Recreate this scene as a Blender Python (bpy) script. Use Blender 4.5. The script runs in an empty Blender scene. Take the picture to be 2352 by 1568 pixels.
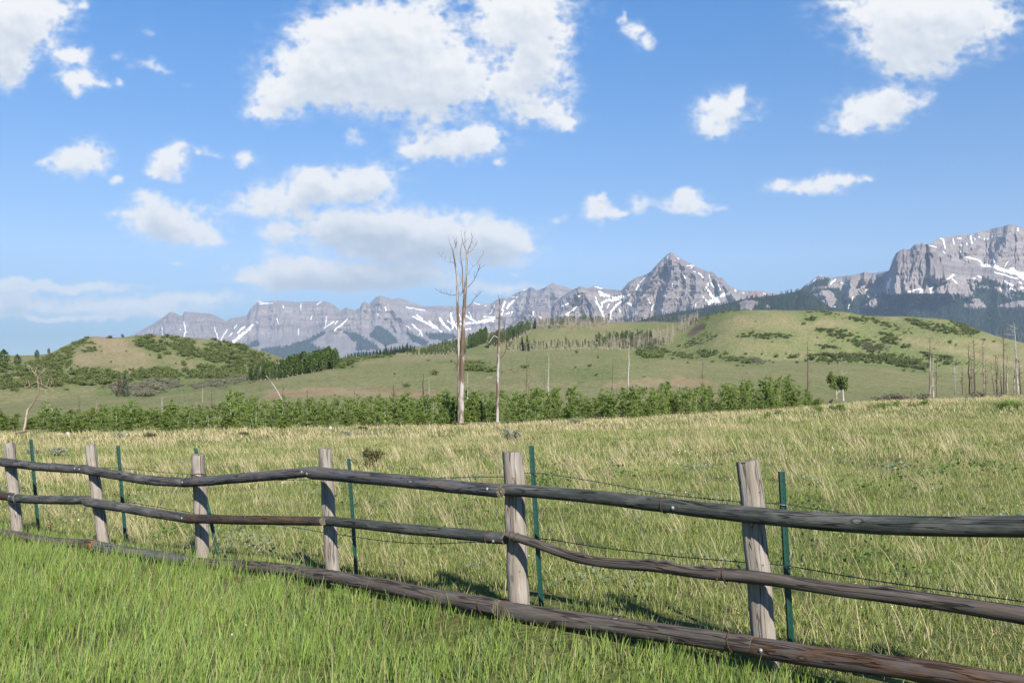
import bpy, math, random
import numpy as np
from mathutils import Vector

rng = np.random.default_rng(11)
random.seed(11)
scene = bpy.context.scene
COL = scene.collection
PI = math.pi

# ------------------------------------------------------------------ frame of the place
# camera at the origin of the plan, looking along +Y, eye 1.7 m above the verge
EYE = 1.7
FPX = 2090.7          # focal length in units of a 2352 px wide picture (32 mm lens)
HX, HY = 1176.0, 880.0


def at(x, y, d):
    """direction of a sight line (x, y) walked out to plan depth d (metres)"""
    return Vector(((x - HX) / FPX * d, d, EYE - (y - HY) / FPX * d))


# ------------------------------------------------------------------ noise
_PERM = np.random.default_rng(5).permutation(256).astype(np.int32)
_PERM2 = np.concatenate([_PERM, _PERM])
_GA = (np.arange(256) * (2 * PI / 256)).astype(np.float32)
_GC = np.cos(_GA); _GS = np.sin(_GA)


def perlin(x, y, seed=0):
    x, y = np.broadcast_arrays(np.asarray(x, np.float32), np.asarray(y, np.float32))
    xf = np.floor(x); yf = np.floor(y)
    fx = x - xf; fy = y - yf
    xi = (xf.astype(np.int32) + seed * 57) & 255; yi = (yf.astype(np.int32) + seed * 131) & 255
    ux = fx * fx * fx * (fx * (fx * 6 - 15) + 10)
    uy = fy * fy * fy * (fy * (fy * 6 - 15) + 10)
    p0 = _PERM2[xi]; p1 = _PERM2[(xi + 1) & 255]; y1 = (yi + 1) & 255
    h = _PERM2[p0 + yi]; a = _GC[h] * fx + _GS[h] * fy
    h = _PERM2[p1 + yi]; b = _GC[h] * (fx - 1) + _GS[h] * fy
    h = _PERM2[p0 + y1]; c = _GC[h] * fx + _GS[h] * (fy - 1)
    h = _PERM2[p1 + y1]; d = _GC[h] * (fx - 1) + _GS[h] * (fy - 1)
    a = a + (b - a) * ux; c = c + (d - c) * ux
    return 1.5 * (a + (c - a) * uy)


def fbm(x, y, octv=4, seed=0, lac=2.03, gain=0.5):
    s = 0.0; a = 1.0; t = 0.0
    for i in range(octv):
        s = s + a * perlin(x, y, seed + i * 17); t += a
        x = np.asarray(x) * lac + 3.7; y = np.asarray(y) * lac - 1.3; a *= gain
    return s / t


def ridged(x, y, octv=4, seed=0, lac=2.03, gain=0.5):
    s = 0.0; a = 1.0; t = 0.0
    for i in range(octv):
        s = s + a * (1 - 2 * np.abs(perlin(x, y, seed + i * 17))); t += a
        x = np.asarray(x) * lac + 3.7; y = np.asarray(y) * lac - 1.3; a *= gain
    return s / t


def sstep(a, b, x):
    t = np.clip((np.asarray(x, float) - a) / (b - a), 0, 1)
    return t * t * (3 - 2 * t)


def seg_dist(px, py, pts):
    best = np.full(np.shape(px), 1e9)
    if len(pts) == 1:
        return np.hypot(px - pts[0][0], py - pts[0][1])
    for (x0, y0), (x1, y1) in zip(pts[:-1], pts[1:]):
        dx, dy = x1 - x0, y1 - y0
        t = np.clip(((px - x0) * dx + (py - y0) * dy) / (dx * dx + dy * dy + 1e-9), 0, 1)
        best = np.minimum(best, np.hypot(px - x0 - t * dx, py - y0 - t * dy))
    return best


def in_poly(px, py, poly):
    px = np.asarray(px, float); py = np.asarray(py, float)
    c = np.zeros(px.shape, bool)
    n = len(poly)
    for i in range(n):
        x0, y0 = poly[i]; x1, y1 = poly[(i + 1) % n]
        if y0 == y1:
            continue
        m = ((y0 > py) != (y1 > py)) & (px < (x1 - x0) * (py - y0) / (y1 - y0) + x0)
        c ^= m
    return c


# ------------------------------------------------------------------ objects
def tag(o, label=None, cat=None, group=None, kind=None):
    if label: o['label'] = label
    if cat: o['category'] = cat
    if group: o['group'] = group
    if kind: o['kind'] = kind
    return o


def empty(name, loc, rz=0.0):
    o = bpy.data.objects.new(name, None)
    o.location = loc; o.rotation_euler = (0, 0, rz)
    o.empty_display_size = 0.2
    COL.objects.link(o)
    return o


def mesh_np(name, V, faces, mats, attrs=None, smooth=False, matidx=None):
    """faces: list of integer arrays (m,3) or (m,4)"""
    me = bpy.data.meshes.new(name)
    V = np.ascontiguousarray(V, dtype=np.float32)
    me.vertices.add(len(V)); me.vertices.foreach_set('co', V.ravel())
    faces = [np.asarray(f, np.int32) for f in faces if len(f)]
    loops = np.concatenate([f.ravel() for f in faces])
    tot = np.concatenate([np.full(len(f), f.shape[1], np.int32) for f in faces])
    start = np.concatenate([[0], np.cumsum(tot)[:-1]]).astype(np.int32)
    me.loops.add(len(loops)); me.loops.foreach_set('vertex_index', loops)
    me.polygons.add(len(tot)); me.polygons.foreach_set('loop_start', start)
    if matidx is not None:
        me.polygons.foreach_set('material_index', np.asarray(matidx, np.int32))
    for m in mats:
        me.materials.append(m)
    me.update(calc_edges=True)
    if smooth:
        me.polygons.foreach_set('use_smooth', np.ones(len(tot), bool))
    else:
        me.polygons.foreach_set('use_smooth', np.zeros(len(tot), bool))
    for k, (typ, data) in (attrs or {}).items():
        a = me.attributes.new(k, typ, 'POINT')
        d = np.ascontiguousarray(data, dtype=np.float32)
        if typ == 'FLOAT_COLOR':
            if d.shape[1] == 3:
                d = np.concatenate([d, np.ones((len(d), 1), np.float32)], 1)
            a.data.foreach_set('color', d.ravel())
        elif typ == 'FLOAT_VECTOR':
            a.data.foreach_set('vector', d.ravel())
        else:
            a.data.foreach_set('value', d.ravel())
    return me


def obj(name, me, parent=None, loc=None):
    o = bpy.data.objects.new(name, me)
    COL.objects.link(o)
    if parent is not None:
        o.parent = parent
    if loc is not None:
        o.location = loc
    return o


class MB:
    """collects tubes, boxes and cards and links them as one mesh"""
    def __init__(self):
        self.V = []; self.Q = []; self.T = []; self.G = []; self.n = 0; self.qm = []; self.tm = []

    def add(self, V, Q=None, T=None, G=None, m=0):
        V = np.asarray(V, float)
        self.V.append(V)
        self.G.append(np.asarray(G, float) if G is not None else np.zeros((len(V), 3)))
        if Q is not None and len(Q):
            self.Q.append(np.asarray(Q, int) + self.n); self.qm.append(np.full(len(Q), m))
        if T is not None and len(T):
            self.T.append(np.asarray(T, int) + self.n); self.tm.append(np.full(len(T), m))
        self.n += len(V)

    def tube(self, pts, rad, sides=8, cap=True, m=0, capm=None, seed=0, rough=0.0, s0=0.0, flat=None):
        P = np.asarray([tuple(p) for p in pts], float); R = np.asarray(rad, float)
        if R.ndim == 0: R = np.full(len(P), float(R))
        T = np.gradient(P, axis=0) if len(P) > 2 else np.repeat((P[1] - P[0])[None], 2, 0)
        T /= np.linalg.norm(T, axis=1)[:, None] + 1e-12
        ref = np.array([0, 0, 1.0]) if abs(T[0][2]) < 0.8 else np.array([0, 1.0, 0])
        A = np.cross(T, ref); A /= np.linalg.norm(A, axis=1)[:, None] + 1e-12
        B = np.cross(T, A)
        S = s0 + np.concatenate([[0], np.cumsum(np.linalg.norm(np.diff(P, axis=0), axis=1))])
        th = np.arange(sides) * 2 * PI / sides
        k = len(P)
        rr = R[:, None] * np.ones(sides)[None]
        if rough:
            rr = rr * (1 + rough * fbm(np.cos(th)[None] * 1.2 + seed * 7.1 + 0 * S[:, None], S[:, None] * 3 + np.sin(th)[None] * 1.2, 3, seed))
        V = P[:, None] + A[:, None] * (rr * np.cos(th))[..., None] + B[:, None] * (rr * np.sin(th))[..., None]
        G = np.stack([np.cos(th)[None] * R.mean() + 0 * S[:, None], np.sin(th)[None] * R.mean() + 0 * S[:, None], S[:, None] + 0 * th[None]], -1)
        G = G + np.array([seed * 1.7, seed * 0.9, seed * 3.1])
        i = np.arange(k - 1)[:, None] * sides; j = np.arange(sides)[None]; j2 = (j + 1) % sides
        Q = np.stack([i + j, i + j2, i + sides + j2, i + sides + j], -1).reshape(-1, 4)
        self.add(V.reshape(-1, 3), Q, None, G.reshape(-1, 3), m)
        if cap:
            cm = m if capm is None else capm
            for e, idx in ((0, 0), (1, k - 1)):
                ring = V[idx]; c = ring.mean(0)
                Vc = np.concatenate([ring, c[None]])
                jj = np.arange(sides)
                Tt = np.stack([jj, (jj + 1) % sides, np.full(sides, sides)], -1)
                if e == 0: Tt = Tt[:, ::-1]
                Gc = np.concatenate([G[idx], [[G[idx][:, 0].mean(), G[idx][:, 1].mean(), S[idx] + seed * 3.1]]])
                self.add(Vc, None, Tt, Gc, cm)

    def box(self, c, sx, sy, sz, rot=None, m=0):
        v = np.array([[x, y, z] for z in (-.5, .5) for y in (-.5, .5) for x in (-.5, .5)]) * [sx, sy, sz]
        if rot is not None: v = v @ np.asarray(rot).T
        q = [[0, 2, 3, 1], [4, 5, 7, 6], [0, 1, 5, 4], [2, 6, 7, 3], [0, 4, 6, 2], [1, 3, 7, 5]]
        self.add(v + np.asarray(c, float), q, None, None, m)

    def cards(self, C, size, aspect=1.0, tilt=None, m=0, r=None, pointed=True, bias=0.0):
        """leaf-like quads (kite shaped) at centres C"""
        r = r or rng
        C = np.asarray(C, float); n = len(C)
        size = np.broadcast_to(np.asarray(size, float), (n,))
        nrm = r.normal(size=(n, 3)); nrm[:, 2] += bias
        nrm /= np.linalg.norm(nrm, axis=1)[:, None] + 1e-9
        a = np.cross(nrm, r.normal(size=(n, 3))); a /= np.linalg.norm(a, axis=1)[:, None] + 1e-9
        b = np.cross(nrm, a)
        hs = (size * .5)[:, None]
        if pointed:
            V = np.stack([C - a * hs * aspect, C - b * hs * .8 - a * hs * .1, C + a * hs * aspect, C + b * hs * .8 - a * hs * .1], 1)
        else:
            V = np.stack([C - a * hs - b * hs, C + a * hs - b * hs, C + a * hs + b * hs, C - a * hs + b * hs], 1)
        Q = np.arange(4 * n).reshape(n, 4)
        rv = r.random(n)
        G = np.repeat(np.stack([rv, r.random(n), r.random(n)], 1), 4, 0)
        self.add(V.reshape(-1, 3), Q, None, G, m)

    def mesh(self, name, mats, smooth=False):
        V = np.concatenate(self.V); G = np.concatenate(self.G)
        fs = []; mi = []
        if self.Q: fs.append(np.concatenate(self.Q)); mi.append(np.concatenate(self.qm))
        if self.T: fs.append(np.concatenate(self.T)); mi.append(np.concatenate(self.tm))
        return mesh_np(name, V, fs, mats, {'grain': ('FLOAT_VECTOR', G)}, smooth, np.concatenate(mi))

    def build(self, name, mats, parent=None, smooth=False):
        if not isinstance(mats, (list, tuple)): mats = [mats]
        return obj(name, self.mesh(name, mats, smooth), parent)


def catmull(P, n=8):
    P = np.asarray([tuple(p) for p in P], float)
    if len(P) < 3:
        t = np.linspace(0, 1, n + 1)[:, None]
        return P[0] * (1 - t) + P[-1] * t
    Q = np.concatenate([[2 * P[0] - P[1]], P, [2 * P[-1] - P[-2]]])
    out = []
    for i in range(1, len(Q) - 2):
        p0, p1, p2, p3 = Q[i - 1], Q[i], Q[i + 1], Q[i + 2]
        for t in np.linspace(0, 1, n, endpoint=False):
            out.append(.5 * (2 * p1 + (p2 - p0) * t + (2 * p0 - 5 * p1 + 4 * p2 - p3) * t * t + (3 * p1 - p0 - 3 * p2 + p3) * t ** 3))
    out.append(P[-1])
    return np.array(out)


# ------------------------------------------------------------------ materials
class NT:
    def __init__(self, tree):
        self.t = tree; self.n = tree.nodes; self.l = tree.links

    def add(self, typ, ins=None, **kw):
        nd = self.n.new(typ)
        for k, v in kw.items(): setattr(nd, k, v)
        for k, v in (ins or {}).items():
            s = nd.inputs[k]
            if isinstance(v, bpy.types.NodeSocket): self.l.new(v, s)
            else: s.default_value = v
        return nd

    def math(self, op, a, b=0.0, c=0.0, clamp=False):
        nd = self.add('ShaderNodeMath', {0: a, 1: b, 2: c}, operation=op, use_clamp=clamp)
        return nd.outputs[0]

    def mix(self, fac, a, b, blend='MIX'):
        nd = self.add('ShaderNodeMix', None, data_type='RGBA', blend_type=blend)
        for s, v in ((nd.inputs[0], fac), (nd.inputs[6], a), (nd.inputs[7], b)):
            if isinstance(v, bpy.types.NodeSocket): self.l.new(v, s)
            elif isinstance(v, (tuple, list)): s.default_value = tuple(v) + ((1,) if len(v) == 3 else ())
            else: s.default_value = v
        return nd.outputs[2]

    def ramp(self, fac, stops, interp='LINEAR'):
        nd = self.add('ShaderNodeValToRGB', {0: fac})
        cr = nd.color_ramp; cr.interpolation = interp
        while len(cr.elements) < len(stops): cr.elements.new(.5)
        for e, (p, c) in zip(cr.elements, stops):
            e.position = p
            e.color = (c, c, c, 1) if isinstance(c, (int, float)) else tuple(c) + (1,)
        return nd.outputs[0]

    def noise(self, vec, scale, detail=4, rough=.55, dist=0.0):
        ins = {'Scale': scale, 'Detail': detail, 'Roughness': rough, 'Distortion': dist}
        if vec is not None: ins['Vector'] = vec
        return self.add('ShaderNodeTexNoise', ins).outputs[0]

    def attr(self, name):
        return self.add('ShaderNodeAttribute', attribute_name=name)

    def scale(self, vec, s):
        return self.add('ShaderNodeVectorMath', {0: vec, 1: s}, operation='MULTIPLY').outputs[0]


def new_mat(name):
    m = bpy.data.materials.new(name); m.use_nodes = True
    t = NT(m.node_tree); t.n.clear()
    out = t.add('ShaderNodeOutputMaterial')
    return m, t, out


def principled(t, out, color, rough=.7, bump=None, bstr=.3, bdist=.02, spec=.3, metal=0.0):
    p = t.add('ShaderNodeBsdfPrincipled', {'Roughness': rough, 'Metallic': metal})
    p.inputs['Specular IOR Level'].default_value = spec
    if isinstance(color, bpy.types.NodeSocket): t.l.new(color, p.inputs['Base Color'])
    else: p.inputs['Base Color'].default_value = tuple(color) + (1,)
    if bump is not None:
        b = t.add('ShaderNodeBump', {'Height': bump, 'Strength': bstr, 'Distance': bdist})
        t.l.new(b.outputs[0], p.inputs['Normal'])
    t.l.new(p.outputs[0], out.inputs[0])
    return p


def mat_wood(name, dark, mid, light, crack=.5, wear=(.5, .5, .5), wear_amt=0.0, rough=.8):
    """weathered log: grain runs along the third component of the 'grain' attribute"""
    m, t, out = new_mat(name)
    g = t.attr('grain').outputs['Vector']
    v1 = t.scale(g, (30, 30, 2.6)); v2 = t.scale(g, (95, 95, 7.0)); v3 = t.scale(g, (11, 11, 3.4))
    n1 = t.noise(v1, 1.0, 5, .6); n2 = t.noise(v2, 1.0, 4, .65); n3 = t.noise(v3, 1.0, 4, .6)
    f = t.math('ADD', t.math('MULTIPLY', n1, .45), t.math('MULTIPLY', n2, .55))
    c = t.ramp(f, [(.24, dark), (.50, mid), (.76, light)])
    if wear_amt:
        c = t.mix(t.math('MULTIPLY', t.ramp(n3, [(.46, 0.), (.58, 1.)]), wear_amt), c, wear)
    vo = t.add('ShaderNodeTexVoronoi', {'Vector': t.scale(g, (7, 7, 3.2)), 'Scale': 1.0}).outputs['Distance']      # knots
    c = t.mix(t.ramp(vo, [(.0, .0), (.07, .0), (.10, .65), (.15, 0.)]), c, tuple(v * .35 for v in dark))
    c = t.mix(t.ramp(vo, [(.0, .75), (.06, .6), (.09, 0.)]), c, tuple(min(1, v * 1.35) for v in light))
    # drying checks: thin dark lines along the log
    vc = t.scale(g, (17, 17, 1.0))
    nc = t.noise(vc, 1.0, 3, .5)
    ck = t.ramp(t.math('ABSOLUTE', t.math('SUBTRACT', nc, .5)), [(0., 1.), (.006 * crack + .002, 1.), (.016 * crack + .006, 0.)])
    c = t.mix(t.math('MULTIPLY', ck, .7), c, tuple(v * .22 for v in dark))
    h = t.math('SUBTRACT', f, t.math('MULTIPLY', ck, .8))
    principled(t, out, c, .92, h, .9, .007, .12)
    return m


def mat_leaf(name, c1, c2, trans=.3, rnd=.25, attr='grain', rough=.55):
    """foliage: two leaf colours mixed per leaf, a little per plant"""
    m, t, out = new_mat(name)
    g = t.add('ShaderNodeSeparateXYZ', {0: t.attr(attr).outputs['Vector']})
    oi = t.add('ShaderNodeObjectInfo')
    f = t.math('ADD', t.math('MULTIPLY', g.outputs[0], 1 - rnd), t.math('MULTIPLY', oi.outputs['Random'], rnd))
    c = t.mix(f, c1, c2)
    d = t.add('ShaderNodeBsdfPrincipled', {'Base Color': c, 'Roughness': rough})
    d.inputs['Specular IOR Level'].default_value = .06
    tr = t.add('ShaderNodeBsdfTranslucent', {'Color': t.mix(.5, c, tuple(min(1, v * 1.3) for v in c2))})
    mx = t.add('ShaderNodeMixShader', {0: trans, 1: d.outputs[0], 2: tr.outputs[0]})
    t.l.new(mx.outputs[0], out.inputs[0])
    return m


def mat_blade(name, trans=.3, rough=.5):
    m, t, out = new_mat(name)
    c = t.attr('col').outputs['Color']
    d = t.add('ShaderNodeBsdfPrincipled', {'Base Color': c, 'Roughness': rough})
    d.inputs['Specular IOR Level'].default_value = .06
    tr = t.add('ShaderNodeBsdfTranslucent', {'Color': c})
    mx = t.add('ShaderNodeMixShader', {0: trans, 1: d.outputs[0], 2: tr.outputs[0]})
    t.l.new(mx.outputs[0], out.inputs[0])
    return m


def mat_plain(name, col, rough=.6, metal=0.0, spec=.4, var=.0, scale=8.0):
    m, t, out = new_mat(name)
    if var:
        tc = t.add('ShaderNodeTexCoord').outputs['Object']
        n = t.noise(tc, scale, 5, .6)
        c = t.mix(n, tuple(v * (1 - var) for v in col), tuple(min(1, v * (1 + var)) for v in col))
        principled(t, out, c, rough, n, .25, .01, spec, metal)
    else:
        principled(t, out, col, rough, None, 0, 0, spec, metal)
    return m
# ------------------------------------------------------------------ camera, sun, sky with clouds
EXPO = .90
SKY_S = .105
cam_d = bpy.data.cameras.new('camera')
cam = bpy.data.objects.new('camera', cam_d); COL.objects.link(cam)
cam.location = (0, 0, EYE); cam.rotation_euler = (math.radians(90), 0, 0)
cam_d.sensor_width = 36; cam_d.lens = 32.0
cam_d.shift_y = (HY - 784) / 2352
cam_d.clip_start = 0.05; cam_d.clip_end = 80000
scene.camera = cam

SUN_EL, SUN_AZ = 33.0, 20.0        # degrees; azimuth to the right of straight behind the camera
el, az = math.radians(SUN_EL), math.radians(SUN_AZ)
sdir = Vector((math.sin(az) * math.cos(el), -math.cos(az) * math.cos(el), math.sin(el)))
sl = bpy.data.lights.new('sun', 'SUN'); sl.energy = 4.8; sl.angle = math.radians(.53); sl.color = (1, .925, .80)
so = bpy.data.objects.new('sun', sl); COL.objects.link(so)
so.rotation_euler = sdir.to_track_quat('Z', 'Y').to_euler(); so.location = (20, -30, 40)

scene.view_settings.view_transform = 'Standard'; scene.view_settings.look = 'None'
scene.view_settings.exposure = EXPO; scene.view_settings.gamma = 1.0
cy = scene.cycles
cy.max_bounces = 6; cy.diffuse_bounces = 3; cy.glossy_bounces = 2; cy.transmission_bounces = 4
cy.transparent_max_bounces = 6; cy.volume_bounces = 0
cy.caustics_reflective = False; cy.caustics_refractive = False
cy.use_denoising = True
cy.sample_clamp_indirect = 8

# cloud field: (x, y, rx, ry, weight) of puffs in sight-line coordinates, distance-less directions
CL = [
 # big cumulus, upper middle
 (870,110,190,105,1.1),(780,170,170,72,1.1),(665,212,90,45,1),(610,255,48,28,.9),(940,185,180,85,1.1),(1005,205,125,55,1),
 (1195,30,125,100,1.1),(1235,130,70,75,1),(1175,190,72,58,1),(1235,255,85,34,.9),(1292,282,42,24,.8),(700,110,66,40,.62),(668,68,40,16,.45),
 (985,30,50,60,.5),(690,268,20,10,.6),(1060,150,50,60,.62),(985,285,44,26,.62),(850,60,95,55,1),
 (1035,335,120,36,1),(950,347,50,24,.85),(1100,315,58,30,1),(1142,376,18,14,.55),(812,316,30,24,.5),(925,383,14,8,.5),
 # banded cumulus over the left range
 (620,470,105,36,.9),(715,425,85,42,1),(805,430,100,46,.95),(868,412,50,36,.85),(600,440,55,24,.7),(720,492,80,16,.5),
 (770,530,110,38,1),(880,520,130,46,1.05),(1000,545,160,56,1.1),(1120,555,105,52,1.05),(1190,560,42,46,.95),(640,535,45,28,.85),(900,575,190,30,.8),
 (690,630,140,38,.95),(810,636,200,34,.95),(940,620,110,28,.9),(560,642,60,14,.6),(620,580,40,14,.45),
 (360,503,85,40,.95),(425,530,90,38,.95),(350,460,46,22,.75),(450,478,46,22,.5),(300,492,44,14,.6),(490,550,36,18,.7),
 (180,368,62,38,1),(218,344,38,26,.8),(262,410,24,15,.85),(120,370,26,14,.6),
 (385,372,48,36,1),(372,402,50,14,.8),(400,350,26,16,.8),(565,365,34,22,.8),(460,356,12,9,.5),(495,354,20,8,.4),
 # left edge
 (35,45,110,80,1),(60,20,100,50,.9),(15,150,50,52,.9),(0,100,70,80,.85),
 (172,130,52,24,.85),(180,180,58,27,.95),(176,205,22,16,.7),(232,190,28,12,.7),(365,165,34,11,.55),(335,75,24,14,.4),(182,15,30,20,.6),(280,128,16,10,.45),(280,188,14,12,.5),(445,192,18,6,.4),
 # small ones and the right side
 (1458,70,32,28,.75),(1476,98,22,26,.75),(1434,36,10,18,.6),
 (1655,258,56,58,.85),(1690,225,26,28,.8),(1640,302,42,24,.85),(1720,270,20,12,.4),
 (2105,30,190,56,1.1),(2120,90,145,62,1.1),(2092,150,62,34,.95),(2200,45,115,62,1),(1950,12,66,22,.7),(2300,22,70,30,.42),(2060,110,80,50,.9),
 (2000,250,86,42,.95),(2052,220,40,28,.9),(1962,288,52,20,.8),(2095,240,28,20,.5),(1890,290,22,12,.4),(2080,292,20,10,.4),
 (1890,422,66,22,.9),(1796,430,40,17,.85),(1850,426,56,14,.7),(1942,410,42,17,.75),(2000,405,28,13,.6),
 (1378,484,40,24,1),(1376,462,22,17,.9),(1418,490,26,12,.75),(1470,480,26,16,.5),
 (1580,473,54,24,1),(1572,452,32,18,.9),(1650,480,28,9,.4),(1280,502,24,10,.42),
 (1178,628,18,7,.45),(1130,662,120,14,.36),(408,610,22,7,.5),
 # low flat bands far left
 (110,656,230,13,1),(40,646,80,10,.9),(250,698,260,24,.8),(30,690,66,30,1),(440,686,180,20,.6),(100,731,230,9,.85),(330,720,190,18,.6),(1150,664,130,16,.5),(985,8,80,34,.55),(330,150,46,16,.5),(1305,205,46,44,.45),(2335,40,66,24,.45),(1482,468,44,20,.5),(740,50,60,26,.5),(2170,150,60,26,.4),(1745,240,30,24,.35),(470,350,40,14,.4),(560,620,70,18,.45),(1010,650,90,16,.5),(2120,215,30,24,.4),(130,100,60,30,.4),(20,705,60,14,.8),
]
U0, U1, V0, V1 = -1.3, 1.3, -.1, 1.0
IW, IH = 2400, 1016
uu = U0 + (np.arange(IW) + .5) / IW * (U1 - U0)
vv = V0 + (np.arange(IH) + .5) / IH * (V1 - V0)
GX, GY = np.meshgrid(HX + FPX * uu, HY - FPX * vv)      # row 0 = lowest elevation
wx = GX + 30 * fbm(GX / 95, GY / 70, 5, 3) + 12 * fbm(GX / 30, GY / 24, 5, 9, gain=.6)
wy = GY + 20 * fbm(GX / 95 + 40, GY / 70, 5, 5) + 9 * fbm(GX / 30 + 9, GY / 24, 5, 12, gain=.6)
dens = np.zeros_like(GX)
for (cx, cyy, rx, ry, w) in CL:
    rx, ry = rx * 1.13, ry * 1.13
    x0, x1 = cx - 3 * rx - 60, cx + 3 * rx + 60; y0, y1 = cyy - 3 * ry - 50, cyy + 3 * ry + 50
    ix = np.where((GX[0] > x0) & (GX[0] < x1))[0]; iy = np.where((GY[:, 0] > y0) & (GY[:, 0] < y1))[0]
    if len(ix) == 0 or len(iy) == 0: continue
    sl_ = np.s_[iy[0]:iy[-1] + 1, ix[0]:ix[-1] + 1]
    r2 = ((wx[sl_] - cx) / rx) ** 2 + ((wy[sl_] - cyy) / ry) ** 2
    e_ = w * np.exp(-1.32 * r2); o_ = dens[sl_]
    dens[sl_] = np.maximum(o_, e_) + .30 * np.minimum(o_, e_)
# clouds beyond the picture, for other view directions
oth = fbm(GX / 420 + 7, GY / 200, 4, 31)
outside = np.clip(np.maximum((-140 - GX) / 160, (GX - 2480) / 160), 0, 1)
outside = np.maximum(outside, np.clip((-90 - GY) / 130, 0, 1))
dens += outside * sstep(.08, .5, oth) * 1.1
big = fbm(GX / 66, GY / 48, 7, 21, gain=.66)
bil = 1 - 2 * np.abs(fbm(GX / 50, GY / 38, 5, 27, gain=.55)) * 1.6          # billowy
det = .80 * big + .40 * (bil - .55) + .35 * fbm(GX / 24, GY / 19, 4, 55, gain=.6)
band = sstep(600, 660, GY)                                # low bands are smooth
fld = dens + (.60 - .36 * band) * np.maximum(det, -.6) * np.clip(dens * 1.7, 0, 1.0) * (1 - .55 * sstep(.75, 1.15, dens))
alpha = sstep(.12, .85, fld) ** 1.35
wisp = sstep(.02, .55, fld) * sstep(-.25, .55, fbm(GX / 38 + 3, GY / 20, 6, 77, gain=.62))
alpha = 1 - (1 - np.clip(alpha, 0, 1)) * (1 - .42 * wisp)
alpha = np.clip(alpha * 1.04, 0, 1) * (1 - .22 * band * sstep(620, 380, GX) - .02 * band)
# light from above: accumulate what lies higher up, row by row downwards
acc = np.zeros(IW); shade = np.zeros_like(alpha)
thick = np.clip(fld - .32, 0, 1.3)
for r_ in range(IH - 1, -1, -1):
    acc = acc * .966 + thick[r_] * .034
    shade[r_] = acc
k_ = np.hanning(27); k_ /= k_.sum()
shade = np.apply_along_axis(lambda a: np.convolve(a, k_, 'same'), 1, shade)
puff = fbm(GX / 60, GY / 46, 4, 44) - fbm((GX + 9) / 60, (GY - 14) / 46, 4, 44)
core = sstep(.35, 1.2, fld)
bright = 1.0 - (.24 + .30 * sstep(300, 470, GY)) * sstep(.17, .74, shade) - .03 * core + .26 * puff * core * (1 - .6 * band) + .20 * np.clip(fld - np.roll(fld, -13, axis=0), -.5, .5) * sstep(.3, .7, fld)
bright = np.clip(bright - .10 * band, .42, 1.02)
img = bpy.data.images.new('cloud_field', IW, IH, alpha=False, float_buffer=True, is_data=True)
px = np.ones((IH, IW, 4), np.float32); px[..., 0] = alpha; px[..., 1] = bright; px[..., 2] = 0
img.pixels.foreach_set(px.ravel()); img.update()

world = bpy.data.worlds.new('World'); scene.world = world; world.use_nodes = True
t = NT(world.node_tree); t.n.clear()
out = t.add('ShaderNodeOutputWorld')
sky = t.add('ShaderNodeTexSky'); sky.sky_type = 'NISHITA'; sky.sun_disc = False
sky.sun_elevation = el; sky.sun_rotation = math.radians(180 - SUN_AZ)
sky.altitude = 2700; sky.air_density = 1.0; sky.dust_density = .6; sky.ozone_density = 2.0
tc = t.add('ShaderNodeTexCoord').outputs['Generated']
s = t.add('ShaderNodeSeparateXYZ', {0: tc})
tint = t.ramp(t.math('MULTIPLY', s.outputs[2], 2.0, clamp=True), [(.0, (.285, .325, .39)), (.094, (.295, .335, .385)), (.268, (.70, .71, .72)), (.76, (.34, .74, 1.0)), (1., (.34, .74, 1.0))])
skyc = t.mix(1.0, sky.outputs[0], tint, 'MULTIPLY')
ysafe = t.math('MAXIMUM', s.outputs[1], .02)
u_ = t.math('DIVIDE', s.outputs[0], ysafe); v_ = t.math('DIVIDE', s.outputs[2], ysafe)
uv = t.add('ShaderNodeCombineXYZ', {0: t.math('DIVIDE', t.math('SUBTRACT', u_, U0), U1 - U0), 1: t.math('DIVIDE', t.math('SUBTRACT', v_, V0), V1 - V0)})
im = t.add('ShaderNodeTexImage', {'Vector': uv.outputs[0]}, image=img, extension='CLIP', interpolation='Cubic')
sp = t.add('ShaderNodeSeparateColor', {0: im.outputs[0]})
a_ = t.math('MULTIPLY', sp.outputs[0], t.math('GREATER_THAN', s.outputs[1], .03))
ccol = t.ramp(sp.outputs[1], [(.40, (.30, .335, .38)), (.70, (.415, .435, .46)), (1.0, (.545, .542, .535))])
b1 = t.add('ShaderNodeBackground', {'Color': skyc, 'Strength': SKY_S if 'SKY_S' in globals() else .105})
b2 = t.add('ShaderNodeBackground', {'Color': ccol, 'Strength': 1.0})
mx = t.add('ShaderNodeMixShader', {0: a_, 1: b1.outputs[0], 2: b2.outputs[0]})
t.l.new(mx.outputs[0], out.inputs[0])
# ------------------------------------------------------------------ the land: one continuous surface
def xi(x, tab):
    a = np.array(tab, float)
    return np.interp(x, a[:, 0], a[:, 1])


def u_of(x): return (np.asarray(x, float) - HX) / FPX


PPLAN = [(-12.4, 17.2), (-8.75, 14.0), (-6.86, 12.55), (-5.06, 11.2), (-3.52, 10.2), (-1.76, 8.65), (.02, 6.9), (1.48, 5.55), (3.05, 4.05)]   # the fence line
T_AN = [(-.7, .05), (-.56, .052), (-.43, .062), (-.25, .047), (-.1, .041), (-.02, .018), (.05, 0), (.6, 0)]
T_S = [(-.9, .030), (-.56, .030), (-.3, .025), (-.1, .0225), (0, .0245), (.13, .0205), (.25, .0130), (.4, .005), (.54, .0004), (.9, -.002)]
T_DE = [(-.9, 66), (-.56, 68), (0, 70), (.13, 75), (.25, 86), (.4, 106), (.54, 122), (.9, 130)]


def edge_d(u): return xi(u, T_DE)


def near_drop(u, d):
    return 1.73 + xi(u, T_AN) * np.clip(d - 5, 0, 9) + xi(u, T_S) * np.clip(d - 14, 0, None)


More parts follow.
